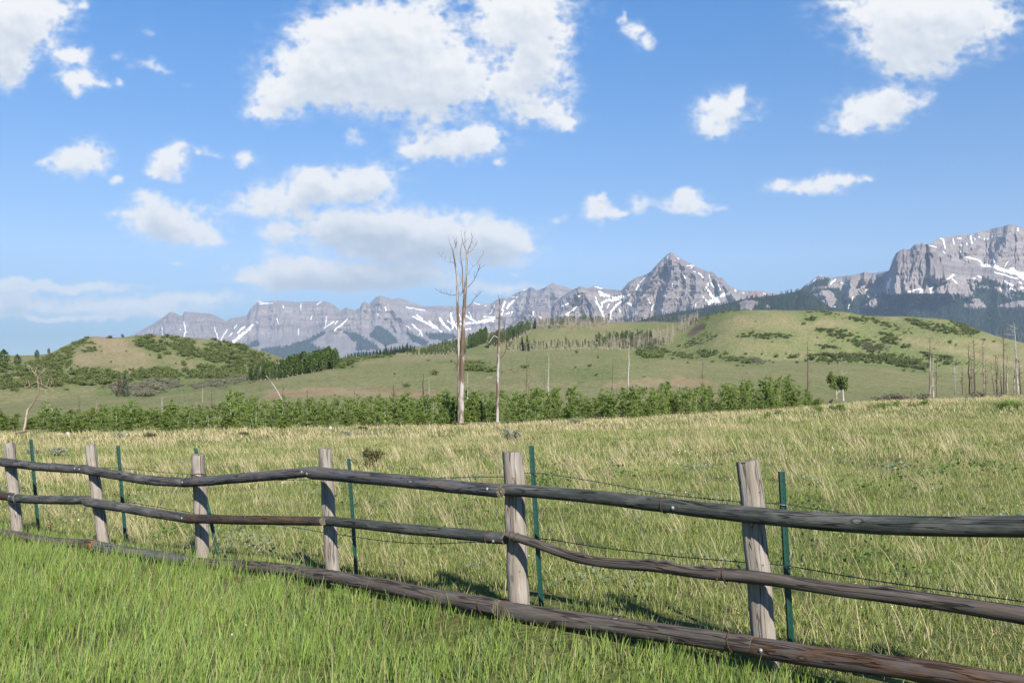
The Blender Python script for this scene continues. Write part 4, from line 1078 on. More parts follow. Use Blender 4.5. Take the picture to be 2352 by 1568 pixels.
# ------------------------------------------------------------------ dead trees
def mat_snag(name, wood, bark, amt, sc=1.0):
    """barkless pale wood with bark left in long patches"""
    m, t, out = new_mat(name)
    g = t.attr('grain').outputs['Vector']
    n1 = t.noise(t.scale(g, (3.5 * sc, 3.5 * sc, .55 * sc)), 1.0, 5, .6); n2 = t.noise(t.scale(g, (22, 22, 3)), 1.0, 4, .6)
    w = t.mix(n2, tuple(v * .62 for v in wood), wood); b = t.mix(n2, tuple(v * .45 for v in bark), bark)
    f = t.ramp(n1, [(amt - .04, 1.), (amt + .04, 0.)])
    principled(t, out, t.mix(f, w, b), .85, n2, .7, .02, .15)
    return m


m_sn_main = mat_snag('bark_patched_dead_wood', (.41, .39, .365), (.165, .115, .085), .535, .9)
m_sn_pale = mat_snag('bleached_dead_wood', (.44, .42, .395), (.22, .175, .14), .42)
m_sn_brown = mat_snag('brown_dead_wood', (.30, .24, .20), (.155, .11, .08), .60)
m_sn_dark = mat_snag('charred_dead_wood', (.045, .040, .037), (.022, .020, .019), .5)
m_sn_mix = mat_snag('half_barked_dead_wood', (.38, .335, .295), (.18, .125, .09), .53)
m_twig = mat_plain('dead_twig', (.17, .135, .11), .9, 0, .1)
m_twigp = mat_plain('pale_twig', (.40, .34, .28), .9, 0, .1)


def limb(mb, pts, r0, r1, sides=6, n=5, wob=0.0, r=random, seed=0):
    P = catmull(pts, n)
    if wob:
        for i in range(1, len(P)): P[i] += np.array([r.uniform(-wob, wob), r.uniform(-wob, wob), r.uniform(-wob, wob)])
    mb.tube(P, np.linspace(r0, r1, len(P)), sides, True, seed=seed)
    return P


def twigs(mb, P, r, n, L, rad, up=.6, depth=1):
    """fine twigs springing from a limb's polyline"""
    for k in range(n):
        i = r.randrange(max(1, len(P) // 4), len(P)); p = Vector(P[i])
        a = r.uniform(0, 2 * PI); v = Vector((math.cos(a), math.sin(a) * .8, r.uniform(up - .5, up + .5))).normalized()
        l = L * r.uniform(.5, 1.2)
        q = [p, p + v * l * .5 + Vector((r.uniform(-.1, .1), 0, r.uniform(0, .15))) * l, p + v * l + Vector((r.uniform(-.2, .2), 0, r.uniform(0, .3))) * l]
        Q = limb(mb, q, rad, rad * .35, 4, 3)
        if depth > 1: twigs(mb, Q, r, 2, L * .55, rad * .6, up, depth - 1)


def zt(p, Z): return (Z[1] + p[0] * Z[0], Z[3] + p[1] * Z[2])


def drawn_tree(name, label, d, stems, branches, Z, mat, mtwig, dy=.6, tw=(10, 1.0, .012), seed=1, cat='dead tree', fork=True):
    """dead tree from drawn stems [(x, y, width)...] and branches [((x, y)...), w0] set at plan depth d"""
    r = random.Random(seed)
    bx, by = zt(stems[0][0], Z)
    base = at(bx, by, d); root = empty(name, tuple(base)); tag(root, label, cat)
    bpy.context.view_layer.update()
    sc = Z[0] / FPX * d
    for si, st in enumerate(stems):
        mb = MB(); off = r.uniform(-dy, dy) if si else 0
        pts = []; rad = []
        for j, p in enumerate(st):
            x, y = zt(p, Z); f = j / max(1, len(st) - 1)
            pts.append(at(x, y, d + off * f)); rad.append(p[2] * sc / 2)
        P = catmull(pts, 6); R = np.interp(np.linspace(0, len(rad) - 1, len(P)), np.arange(len(rad)), rad)
        mb.tube(P, R * (1 + .10 * fbm(np.arange(len(P)) * .7, np.zeros(len(P)) + si, 2, seed)), 10, True, seed=si + seed, rough=.12)
        under(mb.build('trunk' if si == 0 or st[0][2] > 14 else 'stem', mat, None, True), root)
    for bi, (bp, w) in enumerate(branches):
        mb = MB(); off = r.uniform(-dy, dy) * 1.5
        pts = [at(*zt(p, Z), d + off * (j / (len(bp) - 1))) for j, p in enumerate(bp)]
        P = limb(mb, pts, w * sc / 2, max(w * sc * .16, .014), 6, 5, .02, r, bi)
        twigs(mb, P, r, tw[0], tw[1], tw[2], tw[3] if len(tw) > 3 else .5, 2)
        under(mb.build('branch', mtwig if w < 5 else mat, None, True), root)
    return root


Z7 = (.3003, 947.5, .3003, 516.8)
DMAIN = 72.0
drawn_tree('dead_tree', 'tallest dead tree, two bare barkless stems rising together above the green thicket', DMAIN,
 [[(371, 1512, 52), (374, 1470, 42), (378, 1200, 37), (384, 900, 34), (391, 700, 28), (402, 520, 24), (410, 370, 15), (415, 230, 11), (404, 182, 6), (386, 135, 5), (373, 65, 3), (371, 32, 2)],
  [(357, 1500, 22), (351, 1200, 19), (352, 900, 18), (350, 760, 22), (345, 640, 19), (342, 480, 17), (338, 380, 13), (325, 290, 12), (313, 220, 9), (304, 180, 7), (286, 140, 4), (270, 70, 2)],
  [(386, 520, 11), (384, 430, 9), (381, 330, 8), (371, 275, 6), (368, 200, 5), (380, 130, 2)]],
 [([(415, 228), (427, 192), (442, 150), (456, 110), (452, 60)], 7), ([(420, 215), (455, 195), (478, 160), (492, 135)], 4), ([(404, 185), (402, 120), (400, 55)], 4), ([(318, 190), (328, 150), (326, 118)], 5), ([(330, 180), (338, 140), (333, 95)], 3),
  ([(330, 292), (282, 281), (237, 266), (212, 232)], 5), ([(336, 535), (292, 536), (262, 525), (215, 514), (168, 482)], 6), ([(422, 478), (463, 432), (484, 395), (512, 335), (553, 303)], 7), ([(500, 350), (515, 315)], 3), ([(424, 380), (445, 336), (490, 296), (520, 255), (545, 214)], 5),
  ([(414, 632), (450, 602), (474, 560), (500, 540), (526, 504)], 5), ([(386, 548), (366, 536), (352, 520)], 6), ([(362, 470), (374, 420), (368, 390)], 4), ([(371, 300), (372, 282)], 7), ([(346, 890), (320, 880)], 6), ([(405, 985), (408, 960), (404, 945)], 7)],
 Z7, m_sn_main, m_twig, tw=(4, .42, .010, 1.3), seed=5)
drawn_tree('dead_tree', 'single slender dead tree with crooked side limbs, just right of the tallest one', 73.0,
 [[(650, 1506, 30), (649, 1460, 25), (652, 1200, 22), (656, 1000, 20), (661, 850, 18), (665, 700, 14), (666, 600, 10), (661, 560, 5), (655, 532, 2)]],
 [([(668, 1022), (700, 986), (718, 940), (738, 922), (762, 903)], 8), ([(716, 942), (720, 890)], 4), ([(664, 816), (700, 792), (706, 750), (715, 700)], 7), ([(655, 862), (622, 850), (592, 890), (568, 912)], 8), ([(622, 850), (610, 825), (600, 798)], 4), ([(650, 1142), (602, 1165), (570, 1168), (543, 1186)], 8), ([(672, 1132), (702, 1108), (742, 1104), (775, 1120), (803, 1116)], 10),
  ([(740, 1104), (770, 1098), (800, 1104)], 5), ([(668, 622), (684, 592), (690, 560)], 4), ([(660, 652), (620, 650)], 3), ([(662, 720), (640, 712)], 4), ([(668, 690), (690, 660)], 4), ([(632, 1210), (600, 1190)], 3)],
 Z7, m_sn_main, m_twig, tw=(4, .4, .010, .9), seed=8)
Z8 = (.1709, 0.0, .1709, 775.2)
drawn_tree('dead_tree', 'crooked leaning dead tree with curling bare branches, leftmost of the dead trees', 66.0,
 [[(322, 1262, 36), (345, 1130, 29), (370, 990, 30), (402, 938, 30), (440, 880, 25), (480, 810, 21), (512, 750, 22), (516, 650, 19), (505, 590, 19), (510, 540, 22), (498, 515, 16), (462, 482, 13), (446, 458, 10)]],
 [([(508, 600), (590, 642), (660, 680), (735, 720)], 9), ([(500, 590), (442, 612), (392, 650), (352, 672), (302, 620), (286, 590)], 10), ([(392, 652), (394, 615), (384, 578)], 6), ([(352, 672), (362, 695)], 5), ([(498, 520), (542, 490), (580, 450), (598, 393)], 10), ([(470, 475), (492, 420), (507, 373)], 8), ([(446, 458), (412, 412), (384, 422)], 7), ([(520, 535), (575, 530)], 12),
  ([(622, 660), (642, 600), (656, 553)], 6), ([(664, 672), (692, 610), (702, 545)], 6), ([(530, 682), (602, 705), (617, 740), (574, 782)], 7), ([(562, 622), (553, 568)], 5), ([(545, 485), (540, 430), (552, 390)], 5), ([(420, 420), (405, 395)], 4)],
 Z8, mat_snag('tan_crooked_dead_wood', (.45, .375, .30), (.25, .19, .145), .5, 1.4), m_twigp, tw=(6, .32, .010), seed=11)


def snag(x, y0, y1, w, d, lean, mat, label, name='dead_tree', br=8, seed=0, mt=None, fork=None, group=None, bl=.16, cat='dead tree', tb=2):
    """a standing bare trunk from (x, y0) up to y1"""
    r = random.Random(seed * 13 + 7)
    H = (y0 - y1) / FPX * d; base = at(x, y0 + 2, d); sc = d / FPX
    root = empty(name, tuple(base)); tag(root, label, cat, group)
    n = 7; top = Vector((lean * sc, r.uniform(-.3, .3), H)); pts = []
    for k in range(n + 1):
        f = k / n; j = .012 * H * (1 - abs(2 * f - 1)) if w < 4 else .006 * H
        pts.append(Vector((top.x * f + r.uniform(-j, j) * (f > 0), top.y * f + r.uniform(-j, j) * (f > 0), H * f)))
    R0 = w * sc / 2 * .86
    mb = MB(); P = catmull(pts, 4); f = np.linspace(0, 1, len(P))
    mb.tube(P, R0 * (1.0 - .80 * f ** 1.15) * (1 + .35 * np.exp(-f * 28)) * (1 + .08 * fbm(f * 22, f * 0 + seed, 2, seed)), 8, True, seed=seed, rough=.15)
    obj('trunk', mb.mesh('trunk', [mat], True), root)
    if br:
        mb = MB()
        for k in range(br):
            i = int(len(P) * r.uniform(.22, .97)); i = min(i, len(P) - 1); p = Vector(P[i]); a = r.uniform(0, 2 * PI)
            l = bl * H * r.uniform(.25, 1.0) * (1.15 - .5 * i / len(P)); upv = r.uniform(-.25, 1.2)
            v = Vector((math.cos(a), math.sin(a), upv)).normalized()
            q = [p, p + v * l * .5 + Vector((0, 0, r.uniform(-.05, .12) * l)), p + v * l + Vector((0, 0, r.uniform(-.1, .35) * l))]
            rb = max(R0 * r.uniform(.14, .3), .4 * sc)
            Q = limb(mb, q, rb, rb * .4, 5, 3, 0, r, k)
            twigs(mb, Q, r, tb, l * .45, rb * .55, .5, 1)
        obj('branches', mb.mesh('branches', [mt or mat], True), root)['kind'] = 'stuff'
    return root


def ed(x, k=6): return float(edge_d(u_of(x))) + k


# snags rising from behind the thicket, in the middle and on the left
for i, (x, y1, y0, w, lean, mat, br, lab) in enumerate([
 (1073.6, 852, 930, 3.4, 0, m_sn_pale, 4, 'short white snag with two stub branches beside the tallest dead tree'),
 (1209, 811, 935, 4.2, 1, m_sn_brown, 10, 'thin brown snag paired with a paler one, middle of the meadow edge'),
 (1214.5, 813, 935, 2.8, 1, m_sn_mix, 6, 'paler thin stem standing close against a brown snag'),
 (1259.5, 812, 935, 3.8, 1, m_sn_pale, 8, 'white knobbly snag with a small forked top right of the brown pair'),
 (1250, 848, 935, 2.2, 0, m_sn_brown, 4, 'very thin short brown stem just left of a white knobbly snag'),
 (1405, 822, 930, 4.0, 2, m_sn_brown, 7, 'bare brown snag left of the straight white pole trunk'),
 (1442.5, 792, 932, 5.2, 2, m_sn_pale, 3, 'straight white branchless pole like snag above the thicket'),
 (1614, 828, 925, 3.4, 1, m_sn_brown, 16, 'twiggy reddish brown snag above the right part of the thicket'),
 (1677, 874, 920, 3.6, 0, m_sn_pale, 0, 'short white broken stub sticking out of the thicket'),
 (1856, 780, 925, 5.0, -3, m_sn_brown, 9, 'tall brown snag with a white broken crown at the thicket end'),
 (1937, 818, 918, 4.8, -3, m_sn_pale, 8, 'white snag standing behind the small bent cottonwood'),
 (972, 856, 925, 2.8, 0, m_sn_dark, 6, 'dark slim snag left of the tallest dead tree'),
 (985, 864, 925, 2.2, 1, m_sn_pale, 3, 'thin whitish stick right of a dark slim snag'),
 (904, 880, 935, 2.4, 0, m_sn_dark, 7, 'small dark twiggy snag in the gap left of the tallest tree'),
 (813, 878, 938, 2.6, 2, m_sn_brown, 6, 'tan leaning thin snag in front of the reddish slope'),
 (707, 888, 945, 2.8, 0, m_sn_brown, 9, 'short reddish twiggy snag left of the tan leaning one'),
 (612, 886, 945, 3.0, 0, m_sn_mix, 10, 'stubby brown and white snag near the fallen white pole'),
 (649, 880, 945, 2.6, 0, m_sn_brown, 8, 'reddish thin snag right of the slanting white pole'),
 (466, 878, 950, 2.6, 0, m_sn_mix, 7, 'straight thin pale snag above the left thicket'),
 (487, 884, 950, 2.6, 0, m_sn_brown, 8, 'reddish bare snag close right of a straight pale one'),
 (424, 904, 950, 2.8, 1, m_sn_mix, 7, 'small pale snag left of a pair of taller bare stems'),
 (372, 908, 950, 3.0, 0, m_sn_pale, 6, 'white forked stub above the left thicket'),
 (222, 906, 955, 2.2, 0, m_sn_mix, 16, 'pale bushy crowned dead sapling left part of the thicket'),
 (183, 905, 955, 2.8, 0, m_sn_brown, 14, 'brown twiggy dead sapling near the crooked tree'),
]):
    snag(x, y0, y1, w, ed(x, 14 if i > 2 else 8), lean, mat, lab, br=br, seed=i + 1)
# slanting poles
for (xa, ya), (xb, yb), w, lab in [((611, 862), (650, 922), 4.0, 'white dead pole slanting down to the right into the thicket'), ((97, 909), (127, 955), 2.4, 'thin white slanting dead stem beside the crooked tree')]:
    d = ed(xb, 10); mb = MB(); a, b = at(xa, ya, d + 1.5), at(xb, yb, d)
    mb.tube(catmull([b, (a + b) / 2 + Vector((.05, 0, .1)), a], 6), np.linspace(w * .6, w * .3, 13) / FPX * d / 2, 8, True, rough=.1)
    tag(mb.build('leaning_pole', m_sn_pale, None, True), lab, 'dead tree')
# bare trees on the rise at the right
Zf = (.16993, 1952.4, .16993, 717.8)
for i, (xb, yb, xt, yt, w, mat, br, lab, bl) in enumerate([
 (1075, 1118, 1085, 170, 27, m_sn_mix, 14, 'tall straight brown snag standing apart left of the right hand group', .12),
 (1127, 1132, 1112, 690, 11, m_sn_pale, 6, 'pale thin leaning stem right beside the tall straight snag', .2),
 (1130, 1132, 1136, 560, 14, m_sn_pale, 8, 'pale twin stemmed thin snag second in the right hand row', .2),
 (1170, 1122, 1172, 560, 17, m_sn_brown, 10, 'thin brown snag with a long side limb third in the right hand row', .25),
 (1424, 1114, 1408, 600, 17, m_sn_pale, 26, 'slim pale snag with a brush of white twigs on top', .2),
 (1520, 1098, 1522, 690, 16, m_sn_brown, 18, 'short knotty brown snag left of the black trunk', .16),
 (1617, 1092, 1594, 415, 23, m_sn_dark, 12, 'black charred trunk in the right hand group', .14),
 (1655, 1095, 1638, 550, 17, m_sn_brown, 12, 'brown snag immediately right of the black trunk', .2),
 (1690, 1098, 1690, 355, 31, m_sn_brown, 18, 'thick brown snag with many short limbs right of the black trunk', .16),
 (1815, 1098, 1800, 378, 25, m_sn_mix, 30, 'pale tan snag with a wide spread of fine twigs', .24),
 (1838, 1088, 1842, 655, 14, m_sn_brown, 12, 'short brown stem close right of the pale tan snag', .16),
 (1955, 1088, 1910, 608, 20, m_sn_mix, 10, 'curved brown snag with pale base in the right hand group', .2),
 (1985, 1088, 1965, 525, 18, m_sn_brown, 16, 'dense limbed brown snag left of the tallest right hand one', .2),
 (2010, 1088, 1996, 530, 19, m_sn_mix, 18, 'half white snag with many limbs left of the tallest right hand one', .22),
 (2047, 1088, 2030, 790, 17, m_sn_dark, 6, 'short dark trunk at the foot of the tallest right hand snag', .16),
 (2080, 1088, 2072, 120, 26, m_sn_brown, 14, 'tallest brown snag of the right hand group', .14),
 (2110, 1083, 2115, 575, 17, m_sn_brown, 12, 'dark brown snag just right of the tallest right hand one', .2),
 (2132, 1083, 2116, 640, 16, m_sn_pale, 12, 'white leaning snag between two brown ones on the right', .22),
 (2224, 1092, 2226, 640, 20, m_sn_mix, 14, 'brown and white snag left of the thick pale one at the edge', .22),
 (2272, 1098, 2232, 165, 32, m_sn_pale, 26, 'thick pale tall snag with crooked limbs at the right picture edge', .22),
 (2312, 1088, 2270, 630, 23, m_sn_brown, 16, 'leaning reddish brown snag, rightmost of the bare trees', .24),
]):
    x0, y0 = zt((xb, yb), Zf); x1, y1 = zt((xt, yt), Zf)
    snag(x0, y0, y1, w * .17, 121 + (i * 37 % 11) * .8, x1 - x0, mat, lab, br=br, seed=60 + i, bl=bl, mt=m_sn_mix if mat is m_sn_dark else None, tb=3)
for x, y1, y0, d_, lab in [(2217.5, 873, 932, 60, 'thin pale leaning sapling stick in the tall grass at right'), (2091.5, 890, 928, 75, 'tiny bare stick standing in the dry grass at right')]:
    snag(x, y0, y1, 2.2, d_, -1.5, m_sn_mix, lab, br=3, seed=int(x))

# ------------------------------------------------------------------ living trees and shrubs
m_asp_bark = mat_snag('pale_aspen_bark', (.46, .45, .38), (.20, .19, .15), .36, 3.0)
m_leaf_y = mat_leaf('young_aspen_leaf', (.118, .178, .042), (.225, .285, .082), .36, .35)
m_leaf_g = mat_leaf('grove_leaf', (.058, .098, .028), (.115, .165, .050), .28, .5)
m_leaf_dead = mat_leaf('bare_twig_haze', (.30, .245, .185), (.46, .39, .31), .1, .5)
m_leaf_oak = mat_leaf('oak_scrub_leaf', (.098, .132, .040), (.185, .218, .080), .32, .5)
m_leaf_will = mat_leaf('gray_willow_twigs', (.135, .130, .090), (.215, .205, .15), .2, .6)
m_leaf_sage = mat_leaf('sage_leaf', (.155, .175, .12), (.27, .285, .21), .15, .4)
m_leaf_bush = mat_leaf('dry_bush_leaf', (.060, .058, .026), (.140, .120, .060), .15, .4)
m_leaf_con = mat_leaf('conifer_needles', (.018, .036, .018), (.040, .065, .030), .1, .4)
m_bark_d = mat_plain('dark_bark', (.10, .085, .07), .9, 0, .1, .3, 6)


def young_aspen(seed):
    """trunk and crown meshes of a 3.4 m sapling"""
    r = random.Random(seed); q = np.random.default_rng(seed)
    H = 3.4; tr = MB(); lean = r.uniform(-.25, .25)
    ns = r.choice([1, 1, 2, 3]); C = []
    for s_ in range(ns):
        ox, oy = (0, 0) if s_ == 0 else (r.uniform(-.4, .4), r.uniform(-.4, .4)); h = H * (1 if s_ == 0 else r.uniform(.7, .95))
        pts = [Vector((ox + lean * (k / 5) ** 1.5 + r.uniform(-.04, .04), oy + r.uniform(-.04, .04), h * k / 5)) for k in range(6)]
        P = catmull(pts, 3); tr.tube(P, np.linspace(.034, .006, len(P)), 6, True, seed=seed)
        wide = r.uniform(.50, .72) * (1 if ns == 1 else .8)
        for b in range(r.randrange(20, 26)):
            f = r.uniform(.10, .99); i = min(len(P) - 1, int(f * len(P))); p = Vector(P[i]); a = r.uniform(0, 2 * PI)
            l = wide * (.35 + .75 * math.sin(PI * min(1, .18 + f * .80))) * r.uniform(.55, 1.15)
            v = Vector((math.cos(a), math.sin(a), r.uniform(.3, 1.0))); e = p + v * l
            tr.tube([p, (p + e) / 2 + Vector((0, 0, .03)), e], [.009, .006, .003], 3, False)
            m = int(14 + 34 * l)
            tt = q.uniform(.25, 1.08, m)[:, None]; c = np.array(p) * (1 - tt) + np.array(e) * tt
            C.append(c + q.normal(size=(m, 3)) * [.10, .10, .085])
    m = 150; a = q.uniform(0, 2 * PI, m); rr = q.uniform(.1, .85, m)      # leafy suckers round the foot
    C.append(np.stack([np.cos(a) * rr, np.sin(a) * rr, q.uniform(.12, 1.15, m) * (1.1 - .6 * rr)], -1))
    C = np.concatenate(C); C = C[C[:, 2] > .08]
    cr = MB(); cr.cards(C, q.uniform(.12, .21, len(C)), 1.0, r=q, bias=.25)
    return tr.mesh('aspen_trunk', [m_asp_bark], True), cr.mesh('aspen_crown', [m_leaf_y])


YA = [young_aspen(40 + k) for k in range(9)]
TOP_Y = [(-120, 940), (0, 944), (60, 955), (90, 948), (110, 920), (140, 938), (175, 944), (230, 932), (265, 924), (300, 912), (330, 938), (360, 932), (390, 918), (430, 930), (480, 930), (530, 898), (560, 906), (620, 918), (650, 910), (700, 915), (760, 906), (850, 906), (930, 902), (1000, 892), (1050, 898), (1090, 893), (1110, 886), (1150, 905), (1190, 892), (1240, 896), (1300, 888), (1330, 896), (1400, 893), (1460, 888), (1510, 882), (1530, 872), (1560, 890), (1600, 882), (1640, 888), (1690, 876), (1730, 867), (1800, 866), (1830, 877), (1848, 890), (1870, 912), (1900, 918)]


def clump_of(x):
    if x < 90: return 'young leafy aspen in the thicket left of the crooked dead tree', 'aspens left of the crooked tree'
    if x < 620: return 'young leafy aspen in the thicket between the crooked tree and the slanting white pole', 'aspens right of the crooked tree'
    if x < 1040: return 'young leafy aspen in the thicket between the slanting white pole and the tallest dead tree', 'aspens left of the tallest dead tree'
    if x < 1430: return 'young leafy aspen in the thicket right of the tallest dead tree', 'aspens right of the tallest dead tree'
    if x < 1680: return 'young leafy aspen in the thicket right of the straight white pole snag', 'aspens right of the white pole'
    return 'young leafy aspen in the tall dense clump at the right end of the thicket', 'aspens at the right thicket end'


r = random.Random(77)
na = 0
for row, (k0, k1, n) in enumerate([(1.0, 4.0, 70), (4.5, 8.5, 98), (9, 14, 108), (15, 24, 54)]):
    for i in range(n):
        x = -95 + (1885 + 95) * (i + r.uniform(.05, .95)) / n
        if row == 0 and (20 < x < 100 and r.random() < .6): continue
        if row == 0 and x > 1100 and x < 1500 and r.random() < .35: continue
        if x > 1850 and row < 1: continue
        d = float(edge_d(u_of(x))) + r.uniform(k0, k1)
        if x > 1690: d -= 8 * min(1, (x - 1690) / 60)
        p = on_land(x, d)
        ztop = EYE - (xi(x, TOP_Y) - HY) / FPX * d
        h = (ztop - p.z) * (r.uniform(.55, 1.0) if row < 2 else r.uniform(.66, 1.0) + (r.random() < .25) * r.uniform(.05, .16))
        if row == 0: h *= r.uniform(.40, .95)
        if h < .8: continue
        tm, cm = YA[na % len(YA)] if r.random() < .5 else r.choice(YA)
        lab, grp = clump_of(x)
        root = empty('young_aspen', p, r.uniform(0, 2 * PI)); sx = h / 3.4
        wx_ = sx * r.uniform(.95, 1.4); root.scale = (max(wx_, .75), max(wx_, .75), sx)
        tag(root, lab, 'aspen', grp)
        obj('trunk', tm, root); obj('crown', cm, root); na += 1

# the small bent cottonwood
dct = 104.0
Zc = (.14646, 1665.2, .14646, 803.9)
cz = lambda x, y, o=0: at(Zc[1] + x * Zc[0], Zc[3] + y * Zc[2], dct + o)
root = empty('cottonwood_tree', tuple(cz(1750, 770))); tag(root, 'small living tree with a bent white forked trunk right of the thicket', 'tree')
bpy.context.view_layer.update()
sc = Zc[0] / FPX * dct
mb = MB()
for pts, w0, w1 in [([(1750, 772), (1748, 700), (1745, 640), (1738, 560), (1715, 480)], 19, 7), ([(1748, 690), (1785, 655), (1830, 630), (1852, 590), (1858, 560)], 14, 9), ([(1858, 565), (1820, 560), (1790, 530)], 10, 5), ([(1856, 580), (1890, 545), (1910, 500)], 8, 4), ([(1852, 600), (1830, 560), (1805, 490), (1800, 430)], 9, 4)]:
    mb.tube(catmull([cz(x, y) for x, y in pts], 5), np.linspace(w0, w1, (len(pts) - 1) * 5 + 1) * sc / 2, 7, True)
under(mb.build('trunk', m_sn_pale, None, True), root)
q = np.random.default_rng(5); C = []
for (x, y, rx, ry) in [(1650, 400, 40, 55), (1640, 480, 45, 50), (1700, 470, 60, 60), (1690, 560, 55, 50), (1760, 500, 60, 60), (1740, 590, 45, 35), (1840, 470, 60, 50), (1880, 520, 45, 60), (1890, 600, 35, 40), (1800, 540, 60, 60), (1660, 350, 22, 25), (1800, 430, 50, 30), (1820, 600, 30, 25), (1905, 470, 26, 40), (1915, 560, 26, 36), (1860, 430, 30, 26), (1615, 440, 22, 30), (1700, 410, 34, 24), (1780, 450, 60, 50)]:
    m = int(rx * ry / 13); v = q.normal(size=(m, 3)); v /= np.linalg.norm(v, axis=1)[:, None]; v *= q.uniform(.25, 1.25, m)[:, None] ** .6
    C.append(np.array(cz(x, y, q.uniform(-.6, .6)))[None] + v * np.array([rx * sc, rx * sc, ry * sc]))
C = np.concatenate(C); mb = MB(); mb.cards(C, q.uniform(.12, .2, len(C)), r=q, bias=.2)
under(mb.build('crown', mat_leaf('cottonwood_leaf', (.085, .125, .034), (.185, .225, .080), .25, .1)), root)


def bush_mesh(seed, n=170, flat=.62, leaf=(.10, .2), R=1.0, mat=None, stems=True, mat2=None):
    """ragged domed shrub, radius about 1, made of leaf-sized faces in several clumps on short stems"""
    q = np.random.default_rng(seed); mb = MB(); C = []
    k = q.integers(5, 9)
    for i in range(k):
        a = q.uniform(0, 2 * PI); rr = q.uniform(0, .62); c = np.array([math.cos(a) * rr, math.sin(a) * rr, q.uniform(.30, .95) * (1 - .5 * rr) * flat * 1.3])
        rad = q.uniform(.26, .46); m = n // k
        v = q.normal(size=(m, 3)); v /= np.linalg.norm(v, axis=1)[:, None]; v *= (q.uniform(.2, 1, m) ** .4)[:, None] * rad
        C.append(c + v * [1, 1, .8])
        if stems: mb.tube([(0, 0, -.05), tuple(c * [.6, .6, .5]), tuple(c)], [.035, .025, .012], 4, False, 1)
    C = np.concatenate(C); C[:, 2] = np.abs(C[:, 2])
    mb.cards(C, q.uniform(leaf[0], leaf[1], len(C)), r=q, bias=.35)
    return mb.mesh('shrub', [mat, mat2 or m_bark_d])


OAK = [bush_mesh(200 + k, 210, .75, (.13, .26), 1, m_leaf_oak) for k in range(5)]
WIL = [bush_mesh(220 + k, 190, .8, (.10, .2), 1, m_leaf_will) for k in range(3)]
LOW = [bush_mesh(240 + k, 260, .7, (.10, .19), 1, m_leaf_y) for k in range(4)]
SAG = [bush_mesh(260 + k, 420, .8, (.09, .18), 1, m_leaf_sage, True, m_twig) for k in range(3)]
DRY = [bush_mesh(280 + k, 520, .9, (.10, .20), 1, m_leaf_bush, True, m_twig) for k in range(2)]


def shrub(name, meshes, p, rx, rz, label, cat, group=None, rr=random):
    o = obj(name, rr.choice(meshes), None, p); o.scale = (rx, rx, rz); o.rotation_euler = (0, 0, rr.uniform(0, 6.28))
    return tag(o, label, cat, group)


r = random.Random(5)
# sagebrush and dry bushes in the meadow
for ms, nm, x, y, w, h, lab in [(DRY, 'dry_bush', 858, 1078, 62, 46, 'twiggy brown green bush in the meadow behind the fence'), (SAG, 'sagebrush', 1176, 1014, 58, 34, 'gray green sagebrush in the meadow below the second dead tree'),
                            (SAG, 'sagebrush', 128, 1046, 60, 20, 'low gray sage mound between the two leftmost fence posts'), (SAG, 'sagebrush', 78, 1046, 44, 18, 'low gray sage mound behind the leftmost green steel post'), (SAG, 'sagebrush', 277, 1008, 30, 16, 'small round sage clump at the far left meadow edge'), (DRY, 'dry_bush', 345, 1006, 50, 12, 'flat brownish clump in the dry grass near the left thicket'),
                            (DRY, 'dry_bush', 560, 1003, 40, 12, 'flat dark clump in the dry grass above the fence at left'), (DRY, 'dry_bush', 838, 989, 34, 10, 'small dark clump in front of the thicket left of the tallest tree'), (SAG, 'sagebrush', 800, 1000, 46, 12, 'long low gray clump right of a small dark one'), (DRY, 'dry_bush', 1385, 956, 44, 14, 'rounded dark bush in grass before the thicket middle'), (DRY, 'dry_bush', 1270, 961, 36, 12, 'small brown bush near the foot of the second dead tree'),
                            (SAG, 'sagebrush', 1330, 972, 60, 10, 'flat gray sage patch in the dry grass right of the second dead tree')]:
    p = locate(x, y, 12)
    if p is None: continue
    shrub(nm, ms, p, w / FPX * p.y / 2 * 1.05, h / FPX * p.y * 1.0, lab, 'bush', None, r)
# low leafy suckers in the grass at the right
for i in range(26):
    x = r.uniform(1745, 2130) if i < 20 else r.uniform(2290, 2352)
    y = xi(x, [(1745, 955), (1900, 942), (2000, 935), (2130, 930), (2352, 925)]) + r.uniform(-4, 5)
    d = xi(x, [(1745, 62), (1900, 66), (2130, 70), (2352, 62)]) + r.uniform(-5, 12); p = on_land(x, d)
    s_ = r.uniform(.28, .68)
    shrub('leafy_sucker', LOW, p, s_ * r.uniform(.9, 1.5), s_, 'low leafy sucker shrub in the tall grass right of the thicket' if i < 20 else 'low leafy shrub in the tall grass under the rightmost bare trees', 'shrub', 'low shrubs right of the thicket' if i < 20 else 'low shrubs under the rightmost trees', r)
# grey brush before the right hand slope
for i in range(16):
    x = r.uniform(2000, 2130) if i < 12 else r.uniform(2230, 2300); d = r.uniform(112, 124); p = on_land(x, d)
    shrub('bare_brush', WIL, p, r.uniform(.7, 1.5), r.uniform(.5, 1.1), 'gray bare brush along the grassy rise near the right hand snags', 'brush', 'gray brush on the right rise', r)
